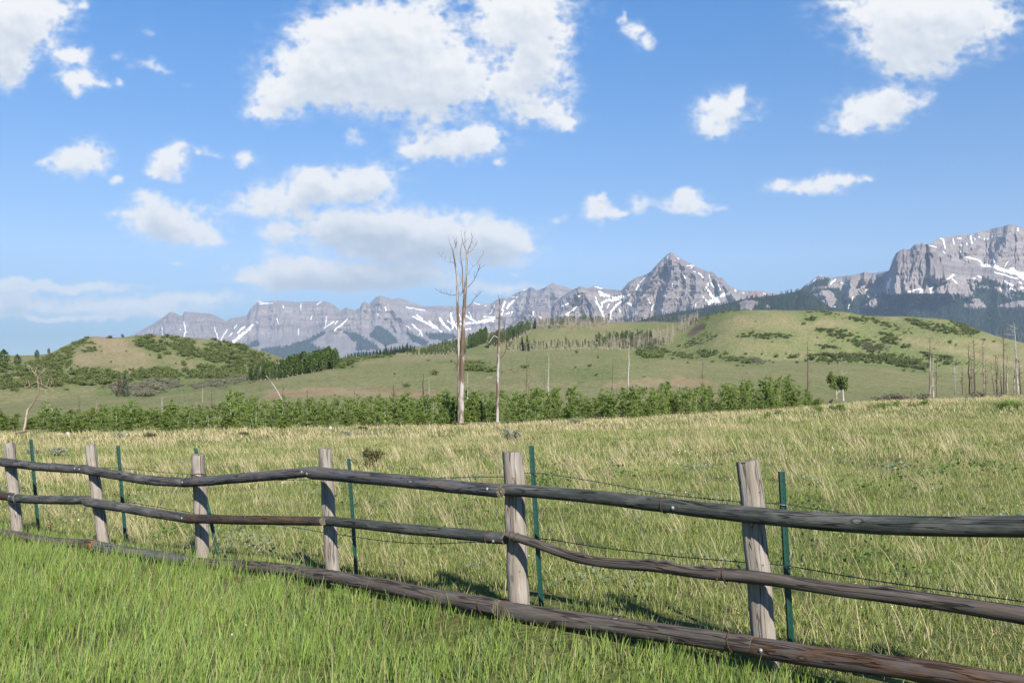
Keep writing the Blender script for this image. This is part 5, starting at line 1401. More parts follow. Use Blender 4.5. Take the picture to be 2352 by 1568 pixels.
# rocks
m_stone = mat_plain('pale_gray_stone', (.33, .32, .33), .9, 0, .2, .3, 6)
for x, y, w, h, lab in [(156, 996, 11, 9, 'gray boulder at the meadow edge near the crooked tree'), (135, 998, 9, 5, 'low gray rock left of the bigger boulder'), (292, 994, 9, 4, 'flat pale rock in the dry grass at left'), (759, 979, 9, 10, 'mottled gray rock at the thicket foot left of the tallest tree'), (1110, 975, 8, 6, 'brownish gray rock between the two tall dead trees')]:
    d = ed(x, -2); p = on_land(x, d); mb = MB(); q = np.random.default_rng(int(x))
    th = np.linspace(0, PI, 9); ph = np.linspace(0, 2 * PI, 13)[:-1]
    T2, P2 = np.meshgrid(th, ph, indexing='ij'); rr_ = 1 + .22 * fbm(np.cos(P2) * np.sin(T2) * 1.6 + x, np.sin(P2) * np.sin(T2) * 1.6 + 2 * np.cos(T2), 3, 3)
    Vv = np.stack([rr_ * np.sin(T2) * np.cos(P2) * w / 2, rr_ * np.sin(T2) * np.sin(P2) * w / 2, rr_ * np.cos(T2) * h * .75], -1).reshape(-1, 3) * d / FPX
    ii = np.arange(8)[:, None] * 12; jj = np.arange(12)[None]; Q = np.stack([ii + jj, ii + (jj + 1) % 12, ii + 12 + (jj + 1) % 12, ii + 12 + jj], -1).reshape(-1, 4)
    mb.add(Vv, Q); o = mb.build('rock', m_stone); o.location = p; tag(o, lab, 'rock')
# fallen log and stump by the crooked tree
mb = MB(); mb.tube(catmull([at(36, 994, 65), at(48, 993, 65), at(62, 990, 65.3)], 6), np.linspace(.10, .06, 13), 8, True, rough=.15)
mb.tube(catmull([at(60, 991, 65.3), at(58, 984, 65.3), at(61, 980, 65.3)], 4), np.linspace(.08, .03, 9), 6, True)
tag(mb.build('fallen_log', m_sn_brown, None, True), 'pale fallen log at the foot of the crooked dead tree', 'log')
mb = MB(); mb.tube(catmull([at(30, 988, 66), at(30, 980, 66), at(20, 977, 66)], 5), np.linspace(.07, .03, 11), 8, True, rough=.15)
tag(mb.build('broken_limb', m_sn_brown, None, True), 'short crooked dead limb left of the crooked tree foot', 'log')
mb = MB(); mb.tube(catmull([at(1906, 924, 100), at(1910, 920, 100), at(1913, 917, 100)], 4), np.linspace(.16, .07, 9), 7, True, rough=.15)
tag(mb.build('dark_stump', m_sn_dark, None, True), 'black leaning burnt stub left of the bent cottonwood', 'stump')
# ------------------------------------------------------------------ scrub, groves and far forest on the hills
Z4 = (.3418, 0.0, .3418, 689.0)
Z5 = (.3418, 775.2, .3418, 689.0)
Z6 = (.3418, 1548.0, .3418, 689.0)
Zg = (.19531, 1148.4, .19531, 660.4)


def spots(poly, Z, n, seed, dmin=150.0):
    """n places inside a drawn outline, walked out to the land"""
    pp = zmap(poly, *Z) if Z else poly; r = random.Random(seed)
    xs = [p[0] for p in pp]; ys = [p[1] for p in pp]; out = []
    for k in range(n * 30):
        if len(out) >= n: break
        x, y = r.uniform(min(xs), max(xs)), r.uniform(min(ys), max(ys))
        if not in_poly(np.array([x]), np.array([y]), pp)[0]: continue
        p = locate(x, y, dmin)
        if p is not None and p.y < 1400: out.append((x, y, p))
    return out


scrub_xy = []
scrub_mass = []          # dense scrub that reads as one mass: (place, rx, rz, mesh list)


def mass(poly, Z, n, seed, w, h, meshes=OAK, dmin=150.0):
    r = random.Random(seed + 1)
    for x, y, p in spots(poly, Z, n, seed, dmin):
        s_ = r.uniform(.55, 1.2); scrub_mass.append((p, w * s_ * r.uniform(.9, 1.3), h * s_ * .78, r.choice(meshes))); scrub_xy.append((x, y))
    pts = spots(poly, Z, n // 2, seed + 500, dmin)                # stragglers round the edges
    for x, y, p in pts:
        x2, y2 = x + r.gauss(0, 16), y + r.gauss(0, 6); p2 = locate(x2, y2, dmin)
        if p2 is not None and p2.y < 1400 and abs(p2.y - p.y) < 120:
            s_ = r.uniform(.2, .6); scrub_mass.append((p2, w * s_ * 1.2, h * s_ * .8, r.choice(meshes))); scrub_xy.append((x2, y2))


# left hill
mass([(912, 268), (950, 252), (1000, 240), (1150, 245), (1290, 285), (1330, 300), (1580, 300), (1760, 372), (1900, 425), (1900, 470), (1700, 530), (1250, 522), (1330, 452), (1410, 440), (1420, 420), (1330, 392), (1230, 382), (1100, 362), (930, 312)], Z4, 330, 1, 2.6, 2.3)
mass([(0, 530), (200, 500), (330, 488), (500, 470), (700, 482), (900, 495), (1080, 470), (1300, 480), (1660, 480), (1660, 522), (1200, 530), (900, 540), (720, 572), (400, 580), (250, 590), (0, 605)], Z4, 300, 2, 2.2, 2.2)
mass([(200, 432), (330, 380), (450, 330), (560, 262), (600, 252), (560, 290), (480, 340), (470, 400), (490, 450), (400, 470), (250, 480), (0, 495), (0, 465), (170, 455)], Z4, 130, 3, 2.2, 2.0)
mass([(1390, 258), (1480, 270), (1600, 300), (1680, 322), (1600, 312), (1480, 285)], Z4, 24, 4, 2.0, 1.6)
mass([(560, 275), (640, 290), (640, 350), (560, 350)], Z4, 22, 5, 1.5, 1.1)
mass([(900, 470), (1100, 462), (1120, 480), (900, 490)], Z4, 14, 6, 2, 2)
# gray willows on the valley floor
mass([(735, 570), (800, 560), (900, 590), (1030, 540), (1100, 530), (1210, 560), (1205, 600), (1130, 620), (1000, 650), (880, 655), (780, 640)], Z4, 90, 7, 2.2, 2.0, WIL)
mass([(1290, 575), (1420, 550), (1600, 525), (1668, 530), (1668, 550), (1500, 580), (1300, 605)], Z4, 50, 8, 2.2, 2.0, WIL)
# middle rise
mass([(1640, 700), (1700, 690), (1800, 700), (2000, 745), (2020, 765), (1930, 830), (1700, 830), (1620, 790)], Zg, 70, 9, 2.6, 2.8)
mass([(2020, 760), (2130, 765), (2270, 790), (2270, 840), (2040, 815)], Zg, 34, 10, 2.3, 2.3)
mass([(150, 345), (250, 338), (330, 350), (420, 385), (560, 395), (590, 425), (480, 430), (330, 405), (290, 390), (170, 385)], Z6, 70, 11, 2.4, 2.2)
mass([(480, 395), (590, 400), (590, 432), (490, 428)], Z6, 14, 12, 2.4, 2.2, WIL)
mass([(860, 412), (960, 420), (1010, 455), (1080, 490), (1070, 498), (960, 478), (870, 475), (800, 465)], Z5, 46, 13, 2.0, 1.6)
mass([(0, 410), (60, 385), (180, 378), (380, 375), (380, 385), (150, 395), (90, 440), (0, 470)], Z5, 46, 14, 2.0, 1.6)
# right hill
mass([(425, 238), (520, 215), (700, 228), (805, 240), (790, 255), (560, 262), (430, 250)], Z6, 60, 15, 2.2, 1.6)
mass([(950, 185), (1020, 200), (1130, 205), (1250, 250), (1400, 290), (1400, 350), (1320, 355), (1230, 310), (1170, 275), (1010, 235), (960, 205)], Z6, 120, 16, 2.6, 2.0)
mass([(1380, 215), (1460, 215), (1500, 260), (1480, 300), (1400, 290)], Z6, 34, 17, 2.8, 2.4)
mass([(1170, 112), (1230, 118), (1280, 145), (1240, 150), (1180, 130)], Z6, 26, 18, 2.2, 1.6)
mass([(1230, 105), (1330, 120), (1560, 200), (1640, 245), (1600, 240), (1400, 170), (1280, 140)], Z6, 50, 19, 2.0, 1.6)
mass([(1560, 130), (1640, 135), (1850, 185), (2060, 215), (1980, 245), (1850, 230), (1700, 200), (1600, 170)], Z6, 120, 20, 2.6, 2.0)
mass([(1840, 140), (1960, 170), (2060, 210), (2040, 225), (1900, 180)], Z6, 40, 21, 2.6, 2.0)
mass([(900, 378), (1000, 362), (1160, 372), (1300, 372), (1420, 375), (1600, 400), (1710, 440), (1705, 478), (1560, 455), (1400, 430), (1150, 420), (920, 418)], Z6, 150, 22, 2.8, 3.0)
mass([(1380, 380), (1450, 372), (1600, 405), (1710, 445), (1700, 475), (1500, 450), (1390, 430)], Z6, 60, 23, 2.4, 4.2)
mass([(1640, 345), (1800, 375), (1920, 405), (1920, 440), (1800, 430), (1700, 400)], Z6, 46, 24, 2.4, 2.4)
mass([(945, 298), (1030, 305), (1105, 318), (1090, 332), (1000, 325)], Z6, 22, 25, 2.4, 1.6)
mass([(880, 120), (945, 118), (950, 140), (890, 142)], Z6, 12, 26, 2.2, 1.8)
mass([(210, 85), (330, 75), (480, 68), (350, 85), (240, 110), (200, 200), (210, 130)], Z6, 26, 27, 1.8, 1.5)
mass([(20, 310), (200, 220), (330, 230), (200, 290), (60, 330)], Z6, 46, 28, 2.0, 1.3)
mass([(860, 70), (1000, 72), (1120, 100), (1080, 105), (900, 85)], Z6, 24, 29, 1.8, 1.2)
mass([(1240, 300), (1320, 300), (1400, 345), (1330, 350)], Z6, 22, 30, 2.6, 2.2, WIL)


def baked(places):
    """the shared shrub meshes set down at many places, as one mesh"""
    data = {}
    Vs, Gs, Fs, Ms = [], [], [], []; n = 0
    r = np.random.default_rng(3)
    for p, rx, rz, me in places:
        if me.name not in data:
            v = np.empty(len(me.vertices) * 3, np.float32); me.vertices.foreach_get('co', v)
            g = np.empty(len(me.vertices) * 3, np.float32); me.attributes['grain'].data.foreach_get('vector', g)
            mi = np.empty(len(me.polygons), np.int32); me.polygons.foreach_get('material_index', mi)
            f = np.empty(len(me.loops), np.int32); me.loops.foreach_get('vertex_index', f)
            data[me.name] = (v.reshape(-1, 3), g.reshape(-1, 3), f.reshape(-1, 4), mi)
        v, g, f, mi = data[me.name]; a = r.uniform(0, 6.28); c, s_ = math.cos(a), math.sin(a)
        w = np.stack([(v[:, 0] * c - v[:, 1] * s_) * rx + p.x, (v[:, 0] * s_ + v[:, 1] * c) * rx + p.y, v[:, 2] * rz + p.z], -1)
        h = g.copy(); h[:, 0] = np.clip(h[:, 0] * .75 + r.uniform(0, .25), 0, 1)
        Vs.append(w); Gs.append(h); Fs.append(f + n); Ms.append(mi); n += len(v)
    return np.concatenate(Vs), np.concatenate(Gs), np.concatenate(Fs), np.concatenate(Ms)


for nm, sel, mat, lab in [('oak_scrub', [s for s in scrub_mass if s[3] in OAK], m_leaf_oak, 'dense dark green oak scrub covering parts of the foothills'), ('willow_brush', [s for s in scrub_mass if s[3] in WIL], m_leaf_will, 'gray leafless willow brush on the valley floor below the left hill')]:
    V_, G_, F_, M_ = baked(sel)
    tag(obj(nm, mesh_np(nm, V_, [F_], [mat, m_bark_d], {'grain': ('FLOAT_VECTOR', G_)}, False, M_)), lab, 'scrub', kind='stuff')

# lusher grass in and around the scrub
gd = np.zeros((220, 640)); sxy = np.array(scrub_xy)
np.add.at(gd, (np.clip((sxy[:, 1] - 650) / 2, 0, 219).astype(int), np.clip((sxy[:, 0] + 100) / 4, 0, 639).astype(int)), 1.0)
for ax_, kk in ((0, 6), (1, 7)):
    kn = np.hanning(2 * kk + 1); kn /= kn.sum(); gd = np.apply_along_axis(lambda a: np.convolve(a, kn, 'same'), ax_, gd)
hm = bpy.data.objects['hills'].data
co = np.empty(len(hm.vertices) * 3, np.float32); hm.vertices.foreach_get('co', co); co = co.reshape(-1, 3)
hx = HX + FPX * co[:, 0] / co[:, 1]; hy = HY - (co[:, 2] - EYE) / co[:, 1] * FPX
dv = np.empty(len(co), np.float32); hm.attributes['dry'].data.foreach_get('value', dv)
gv = gd[np.clip((hy - 650) / 2, 0, 219).astype(int), np.clip((hx + 100) / 4, 0, 639).astype(int)]
dv = np.clip(dv - .55 * np.clip(gv * 6, 0, 1) * (co[:, 1] > 150), 0, 1); hm.attributes['dry'].data.foreach_set('value', dv)

# single bushes one can point to
r = random.Random(9)
for x, y, w, h, lab in [
 (366, 823, 26, 12, 'lone wide oak bush in the middle of the left hill'), (256, 833, 9, 7, 'tiny round bush on the bare left slope'), (289, 808, 8, 6, 'small bush high on the worn trail of the left hill'), (421, 840, 26, 15, 'ragged pair of bushes on the lower right of the left hill'), (403, 836, 10, 6, 'small bush just left of the ragged pair on the left hill'), (344, 817, 7, 6, 'tiny bush beside the lone wide oak bush'),
 (253, 777, 30, 7, 'flat dark bush on the top of the left hill'), (281, 775, 15, 9, 'single dark round bush standing on the left hill crest'), (306, 853, 14, 9, 'bush at the foot of the bare left slope'), (379, 850, 16, 10, 'round oak bush above the scrub belt under the left hill'),
 (935, 889, 30, 12, 'flat spreading green bush on the meadow slope left of the tallest dead tree'), (1000, 861, 30, 17, 'rounded green bush in the slope hollow near the tallest dead tree'), (906, 860, 10, 5, 'small low bush on the meadow slope'), (984, 829, 14, 5, 'low bush on the crest of the middle rise'), (1037, 832, 16, 8, 'dark bush immediately left of the tallest tree on the middle rise'),
 (1324, 811, 16, 8, 'low bush on the middle rise crest below the aspen row'), (1374, 823, 11, 9, 'bright round bush on the middle rise right of centre'), (1356, 842, 22, 7, 'flat bush on the middle rise below the bright round one'), (1321, 845, 12, 7, 'small dark bush left of a flat one on the middle rise'), (1207, 845, 30, 10, 'dark bush patch beside the brown snag pair on the middle rise'), (1480, 866, 12, 4, 'tiny flat bush low on the middle rise'), (1370, 863, 18, 6, 'low green bush in the hollow of the middle rise'),
 (1784, 821, 16, 11, 'round gray green bush on the saddle left of the tall brown snag'), (1824, 822, 30, 14, 'wide oak bush on the saddle behind the tall brown snag'), (1767, 830, 10, 7, 'small round bush at the foot of the saddle'), (1806, 814, 6, 6, 'little bush on the skyline of the saddle'), (1713, 814, 14, 6, 'light green low bush on the saddle at left'), (1750, 814, 10, 6, 'light small bush on the saddle crest'), (1776, 834, 10, 6, 'small bush just below the round gray green one'), (1830, 834, 12, 8, 'dark bush below the wide oak bush'), (1904, 837, 10, 8, 'small dark bush near the white snag on the right slope'), (1925, 836, 8, 6, 'tiny dark bush right of the small dark one'), (1869, 827, 22, 16, 'large gray oak bush left of the white snag'),
 (1864, 733, 20, 10, 'dark bush high on the top of the right hill'), (1846, 746, 14, 8, 'bush a little below the dark one atop the right hill'), (1735, 739, 6, 4, 'tiny bush near the top of the right hill'), (2081, 799, 30, 14, 'big round oak bush on the flank of the right hill'), (2182, 788, 16, 9, 'bush on the pale grass streak of the right hill'), (2260, 782, 16, 7, 'small bush low on the far right slope'), (2283, 786, 12, 6, 'smaller bush at the far right slope end'), (2196, 795, 8, 8, 'gray brush clump under the pale streak')]:
    p = locate(x, y, 150)
    if p is None or p.y > 1500: continue
    shrub('oak_bush', OAK, p, w / FPX * p.y / 2 * 1.05, h / FPX * p.y * .9, lab, 'bush', None, r)


# --- groves
def grove_tree(seed, live, H=11.0):
    """far aspen: pale trunk with a narrow living or bare twiggy crown"""
    q = np.random.default_rng(seed); mb = MB()
    P = [(0, 0, -.4), (q.uniform(-.1, .1), 0, H * .4), (q.uniform(-.3, .3), q.uniform(-.2, .2), H * .97)]
    mb.tube(catmull(P, 3), np.linspace(.17, .06, 7), 5, False, 0)
    top = np.array(P[2])
    if live >= 1:
        n = 240 if live == 1 else 620; z = q.uniform(.30 if live == 1 else .10, 1.03, n); rr = (1.25 if live == 1 else 1.9) * np.sin(np.clip((z - (.2 if live == 1 else 0)) / 1.0, .08, 1) * PI) ** .6 * q.uniform(.2, 1, n) ** .5
        a = q.uniform(0, 2 * PI, n); C = np.stack([np.cos(a) * rr, np.sin(a) * rr, z * H], -1)
        C += q.normal(size=(n, 3)) * .12
        mb.cards(C, q.uniform(.45, .90, n), r=q, m=1, bias=.2)
    else:
        for k in range(26):
            z = q.uniform(.35, .98) * H; a = q.uniform(0, 2 * PI); l = q.uniform(.4, 1.5) * (1.2 - .7 * z / H)
            p = np.array([top[0] * z / H, top[1] * z / H, z]); e = p + np.array([math.cos(a), math.sin(a), q.uniform(.2, 1.1)]) * l
            mb.tube([tuple(p), tuple(e)], [.05, .025], 3, False, 2)
        C = np.stack([q.normal(size=110) * .75, q.normal(size=110) * .75, q.uniform(.38, 1.02, 110) * H], -1)
        mb.cards(C, q.uniform(.14, .36, 110), r=q, m=2)
    return mb.mesh('aspen', [m_tr_a, m_leaf_g, m_leaf_dead])


m_tr_a = mat_plain('far_aspen_trunk', (.33, .29, .24), .9, 0, .1)
G_DEAD = [grove_tree(300 + k, 0) for k in range(5)]
G_LIVE = [grove_tree(320 + k, 1) for k in range(4)]
G_FULL = [grove_tree(340 + k, 2) for k in range(4)]


def conifer(seed, H=12.0):
    q = np.random.default_rng(seed); mb = MB(); mb.tube([(0, 0, -.3), (0, 0, H * .95)], [.2, .04], 5, False, 0)
    C = []
    for k in range(16):
        f = k / 15; z = H * (.10 + .88 * f); R = 2.2 * (1 - f) ** .85 + .12; m = int(44 * (1 - f) + 8)
        a = q.uniform(0, 2 * PI, m); rr = R * q.uniform(.3, 1, m) ** .6
        C.append(np.stack([np.cos(a) * rr, np.sin(a) * rr, z - rr * .28 + q.normal(size=m) * .14], -1))
    C = np.concatenate(C); mb.cards(C, q.uniform(.6, 1.1, len(C)), r=q, m=1, bias=.5)
    return mb.mesh('conifer', [m_bark_d, m_leaf_con])


CON = [conifer(360 + k) for k in range(4)]
m_keep = m_leaf_con; SPR = []
m_leaf_con = mat_leaf('pale_spruce_needles', (.055, .075, .045), (.105, .125, .080), .1, .2); SPR.append(conifer(381))
m_leaf_con = mat_leaf('brownish_spruce_needles', (.075, .070, .040), (.135, .120, .070), .1, .2); SPR.append(conifer(382)); m_leaf_con = m_keep


far_aspens = []
WIDE = 1.0


def plant(name, meshes, places, h, label, group, cat, r, H=11.0, dj=0.0):
    for x, y, p in places:
        hp = h * r.uniform(.72, 1.15); k = hp / FPX * p.y / H
        if name == 'aspen':
            far_aspens.append((hp * (1.25 if meshes is G_FULL else 1), r.choice(meshes), p, k, r.uniform(.85, 1.2) * WIDE, r.uniform(0, 6.28), label, cat, group)); continue
        o = obj(name, r.choice(meshes), None, p); o.scale = (k * r.uniform(.85, 1.2), k * r.uniform(.85, 1.2), k); o.rotation_euler = (0, 0, r.uniform(0, 6.28))
        tag(o, label, cat, group)


def row(pts, Z, n, seed, jit=3.0, dmin=150.0):
    pp = zmap(pts, *Z) if Z else pts; r = random.Random(seed); out = []
    L = [0]
    for a, b in zip(pp[:-1], pp[1:]): L.append(L[-1] + math.hypot(b[0] - a[0], b[1] - a[1]))
    for i in range(n):
        s_ = L[-1] * (i + r.uniform(0, 1)) / n; k = max(j for j in range(len(pp) - 1) if L[j] <= s_); f = (s_ - L[k]) / max(L[k + 1] - L[k], 1e-6)
        x = pp[k][0] + (pp[k + 1][0] - pp[k][0]) * f; y = pp[k][1] + (pp[k + 1][1] - pp[k][1]) * f - r.uniform(0, jit)
        p = locate(x, y, dmin)
        if p is None:
            p = locate(x, y + 3, dmin)
        if p is not None and p.y < 1450: out.append((x, y, p))
    return out


r = random.Random(31)
A_DEAD = 'bare pale aspen trunk in the '
plant('aspen', G_DEAD, row([(400, 488), (560, 492), (800, 488), (1000, 498), (1150, 480), (1290, 452)], Zg, 120, 1, 9), 22, A_DEAD + 'upper row on the ridge below the pyramid peak', 'bare aspens of the upper row', 'aspen', r)
plant('aspen', G_LIVE, row([(400, 480), (700, 478), (1290, 445)], Zg, 40, 2, 6), 21, 'green topped aspen in the upper row on the ridge below the pyramid peak', 'green aspens of the upper row', 'aspen', r)
plant('aspen', G_LIVE, row([(1300, 415), (1560, 412), (1800, 412), (2080, 415)], Zg, 34, 3, 3), 11, 'small green aspen on the skyline right of the upper bare row', 'green aspens on the skyline', 'aspen', r)
plant('aspen', G_DEAD, row([(1600, 418), (2080, 420)], Zg, 14, 4, 3), 11, 'small bare aspen on the skyline right of the upper row', 'bare aspens on the skyline', 'aspen', r)
plant('aspen', G_DEAD, row([(2100, 450), (2200, 430), (2330, 420), (2200, 520), (2100, 560)], Zg, 80, 5, 14), 19, 'bare tan aspen beside the dark earth bank left of the right hill', 'bare aspens by the earth bank', 'aspen', r)
plant('aspen', G_LIVE, row([(2230, 470), (2330, 430)], Zg, 10, 6, 6), 13, 'green aspen beside the dark earth bank left of the right hill', 'green aspens by the earth bank', 'aspen', r)
low = [(105, 768), (500, 748), (900, 740), (1250, 738), (1450, 738), (1650, 722), (1930, 705)]
plant('aspen', G_DEAD, row(low, Zg, 150, 7, 6), 20, A_DEAD + 'lower row behind the middle rise', 'bare aspens of the lower row', 'aspen', r)
plant('aspen', G_LIVE, row(low, Zg, 70, 8, 8), 19, 'green topped aspen in the lower row behind the middle rise', 'green aspens of the lower row', 'aspen', r)
plant('aspen', G_DEAD, spots([(1180, 640), (1500, 600), (1760, 590), (1900, 560), (2060, 540), (2060, 640), (1960, 715), (1640, 725), (1250, 738)], Zg, 170, 9), 23, 'bare aspen in the thick pale grove left of the right hill', 'bare aspens of the thick grove', 'aspen', r)
plant('aspen', G_LIVE, spots([(1130, 620), (1400, 610), (1760, 590), (1760, 660), (1400, 690), (1130, 700)], Zg, 90, 10), 20, 'green aspen in the thick pale grove left of the right hill', 'green aspens of the thick grove', 'aspen', r)
plant('aspen', G_LIVE, spots([(1010, 300), (1150, 262), (1300, 205), (1300, 225), (1150, 290), (1020, 330)], Z5, 80, 11), 27, 'green aspen of the slope grove right of the tallest dead tree', 'aspens of the slope grove', 'aspen', r)
plant('aspen', G_DEAD, row([(1010, 300), (1150, 288), (1300, 222)], Z5, 30, 12, 6), 24, 'bare aspen trunk along the front of the slope grove', 'bare aspens of the slope grove', 'aspen', r)
plant('aspen', G_FULL, spots([(862, 330), (930, 310), (1000, 262), (1000, 292), (900, 325)], Z5, 34, 13), 30, 'full crowned aspen in the grove directly behind the tallest dead tree', 'aspens behind the tallest dead tree', 'aspen', r)
plant('aspen', G_LIVE, spots([(400, 382), (540, 378), (640, 340), (760, 300), (860, 330), (860, 380), (600, 385)], Z5, 130, 14), 17, 'green aspen in the forest strip left of the tallest dead tree', 'aspens of the forest strip', 'aspen', r)
plant('aspen', G_DEAD, row([(400, 384), (800, 383)], Z5, 26, 15, 2), 11, 'short bare aspen along the foot of the forest strip', 'bare aspens of the forest strip', 'aspen', r)
# dense grove at the foot of the left hill
WIDE = 1.4
plant('aspen', G_FULL, row([(1690, 555), (1760, 545), (1840, 535), (1920, 525)], Z4, 30, 16, 7), 36, 'thick leaved aspen with pale trunk at the left end of the dark grove', 'pale trunked aspens of the dark grove', 'aspen', r)
plant('aspen', G_DEAD, row([(1700, 552), (1800, 540), (1920, 522)], Z4, 8, 17, 3), 34, 'bare white aspen among the pale trunked trees of the dark grove', 'bare aspens of the dark grove', 'aspen', r)
plant('aspen', G_FULL, row([(1930, 520), (2050, 500), (2150, 482), (2260, 462)], Z4, 40, 18, 6), 43, 'tall dark green aspen in the dense grove right of the left hill', 'dark aspens of the dense grove', 'aspen', r)
WIDE = 1.0
# conifers
plant('conifer', CON, row([(300, 380), (360, 372), (420, 362), (520, 350)], Z5, 22, 19, 6, 500), 18, 'dark pointed conifer in the row left of the tallest dead tree', 'conifers left of the tallest dead tree', 'conifer', r, 12)
plant('conifer', CON, row([(0, 400), (120, 385), (300, 375)], Z5, 26, 20, 4, 500), 13, 'distant dark conifer behind the middle rise at left', 'conifers behind the middle rise', 'conifer', r, 12)
for x, y, h, lab in [(1199, 806, 33, 'left of two dark conifers in the lower aspen row'), (1211, 806, 36, 'right of two dark conifers in the lower aspen row'), (1228, 755, 24, 'single dark conifer at the left end of the upper aspen row'), (1495, 792, 34, 'dark conifer inside the thick pale aspen grove'),
                      (274, 910, 50, 'left brownish spruce of the pair below the left hill'), (287, 911, 54, 'right bluish spruce of the pair below the left hill'), (10, 846, 24, 'small pointed spruce at the left picture edge'), (650, 832, 12, 'tiny conifer where the left hill meets the dense grove')]:
    p = locate(x, y, 150)
    if p is None: continue
    k = h / FPX * p.y / 12; o = obj('spruce', SPR[(int(x) + 1) % 2] if h > 45 else r.choice(CON), None, p); o.scale = (k, k, k); tag(o, lab, 'conifer')
for x, y, h, wd, lab in [(9, 848, 44, 1.7, 'big dark rounded tree at the left picture edge'), (40, 842, 28, 1.7, 'dark rounded tree second from the left picture edge'), (85, 824, 20, 1.6, 'small dark tree on the skyline left of the left hill'), (112, 812, 12, 1.6, 'tiny dark tree on the left flank skyline')]:
    p = locate(x, y, 150)
    if p is None: continue
    k = h / FPX * p.y / 11; o = obj('oak_tree', r.choice(G_FULL), None, p); o.scale = (k * wd, k * wd, k); tag(o, lab, 'tree')

# the 290 aspens that show largest stand as trees of their own, the rest as one far wood
far_aspens.sort(key=lambda a: -a[0])
for hp, me, p, k, w, a, label, cat, group in far_aspens[:290]:
    o = obj('aspen', me, None, p); o.scale = (k * w, k * w, k); o.rotation_euler = (0, 0, a); tag(o, label, cat, group)
Vs, Gs, Fs, Ft_, Ms, Mt_ = [], [], [], [], [], []; n = 0; got = {}
for hp, me, p, k, w, a, label, cat, group in far_aspens[290:]:
    if me.name not in got:
        v = np.empty(len(me.vertices) * 3, np.float32); me.vertices.foreach_get('co', v)
        g = np.empty(len(me.vertices) * 3, np.float32); me.attributes['grain'].data.foreach_get('vector', g)
        got[me.name] = (v.reshape(-1, 3), g.reshape(-1, 3), [(list(f.vertices), f.material_index) for f in me.polygons])
    v, g, fl = got[me.name]; c, s_ = math.cos(a), math.sin(a)
    Vs.append(np.stack([(v[:, 0] * c - v[:, 1] * s_) * k * w + p.x, (v[:, 0] * s_ + v[:, 1] * c) * k * w + p.y, v[:, 2] * k + p.z], -1)); Gs.append(g)
    Fs += [[i + n for i in f] for f, m in fl if len(f) == 4]; Ms += [m for f, m in fl if len(f) == 4]
    Ft_ += [[i + n for i in f] for f, m in fl if len(f) == 3]; Mt_ += [m for f, m in fl if len(f) == 3]
    n += len(v)
tag(obj('aspen_wood', mesh_np('aspen_wood', np.concatenate(Vs), [np.array(Fs), np.array(Ft_)], [m_tr_a, m_leaf_g, m_leaf_dead], {'grain': ('FLOAT_VECTOR', np.concatenate(Gs))}, False, Ms + Mt_)),
    'smallest far off aspens, bare and green, filling in the groves on the ridge', 'wood', kind='stuff')

# --- the conifer forest on the mountain flanks: one far mass
q = np.random.default_rng(17)
tp = []


def forest_from(X2, Y2, D, fo, n, hmin, hmax):
    w = (fo * (D > 0)).ravel() * (X2.ravel() > 1250 if X2.min() > 1000 else 1)
    w = w / w.sum(); idx = q.choice(len(w), n, p=w)
    x = X2.ravel()[idx] + q.uniform(-1.2, 1.2, n); y = Y2.ravel()[idx]; d = D.ravel()[idx] - 6
    tp.append(np.stack([u_of(x) * d, d, EYE - (y - HY) / FPX * d, q.uniform(hmin, hmax, n)], -1))


for S_, n, a, b in FOREST: forest_from(S_[1], S_[2], S_[3], S_[4], n, a, b)
TPt = np.concatenate(tp); n = len(TPt)
k = 5; ang = np.arange(k) * 2 * PI / k
Vt = np.zeros((n, 2 * k + 2, 3)); h = TPt[:, 3]; rot = q.uniform(0, 6, n)
for j in range(k):
    for l, (zz, rr) in enumerate([(.02, .20), (.42, .155)]):
        Vt[:, l * k + j, 0] = TPt[:, 0] + np.cos(ang[j] + rot) * rr * h; Vt[:, l * k + j, 1] = TPt[:, 1] + np.sin(ang[j] + rot) * rr * h; Vt[:, l * k + j, 2] = TPt[:, 2] + zz * h
Vt[:, 2 * k, :] = TPt[:, :3]; Vt[:, 2 * k, 2] += .62 * h
Vt[:, 2 * k + 1, :] = TPt[:, :3]; Vt[:, 2 * k + 1, 2] += h
T_ = [(j, (j + 1) % k, 2 * k) for j in range(k)] + [(k + j, k + (j + 1) % k, 2 * k + 1) for j in range(k)]
Ft = (np.array(T_)[None] + (np.arange(n) * (2 * k + 2))[:, None, None]).reshape(-1, 3)
Gt = np.repeat(q.random((n, 1, 3)), 2 * k + 2, 1).reshape(-1, 3)
dead = (q.random(n) < np.where((TPt[:, 0] / TPt[:, 1] > .34) & (TPt[:, 2] < EYE + 115 / FPX * TPt[:, 1] * 1.0), .35, .06))
Gt[:, 0] = np.where(np.repeat(dead, 2 * k + 2), 1.6, Gt[:, 0])
m_far, t, out = new_mat('far_conifer')
g = t.add('ShaderNodeSeparateXYZ', {0: t.attr('grain').outputs['Vector']})
c = t.mix(t.math('GREATER_THAN', g.outputs[0], 1.2), t.mix(g.outputs[0], (.014, .024, .016), (.034, .048, .030)), (.085, .075, .065))
principled(t, out, c, .95, None, 0, 0, .05)
tag(obj('conifer_forest', mesh_np('conifer_forest', Vt.reshape(-1, 3), [Ft], [m_far], {'grain': ('FLOAT_VECTOR', Gt)})), 'dark blue green conifer forest on the flanks of the mountains', 'forest', kind='stuff')
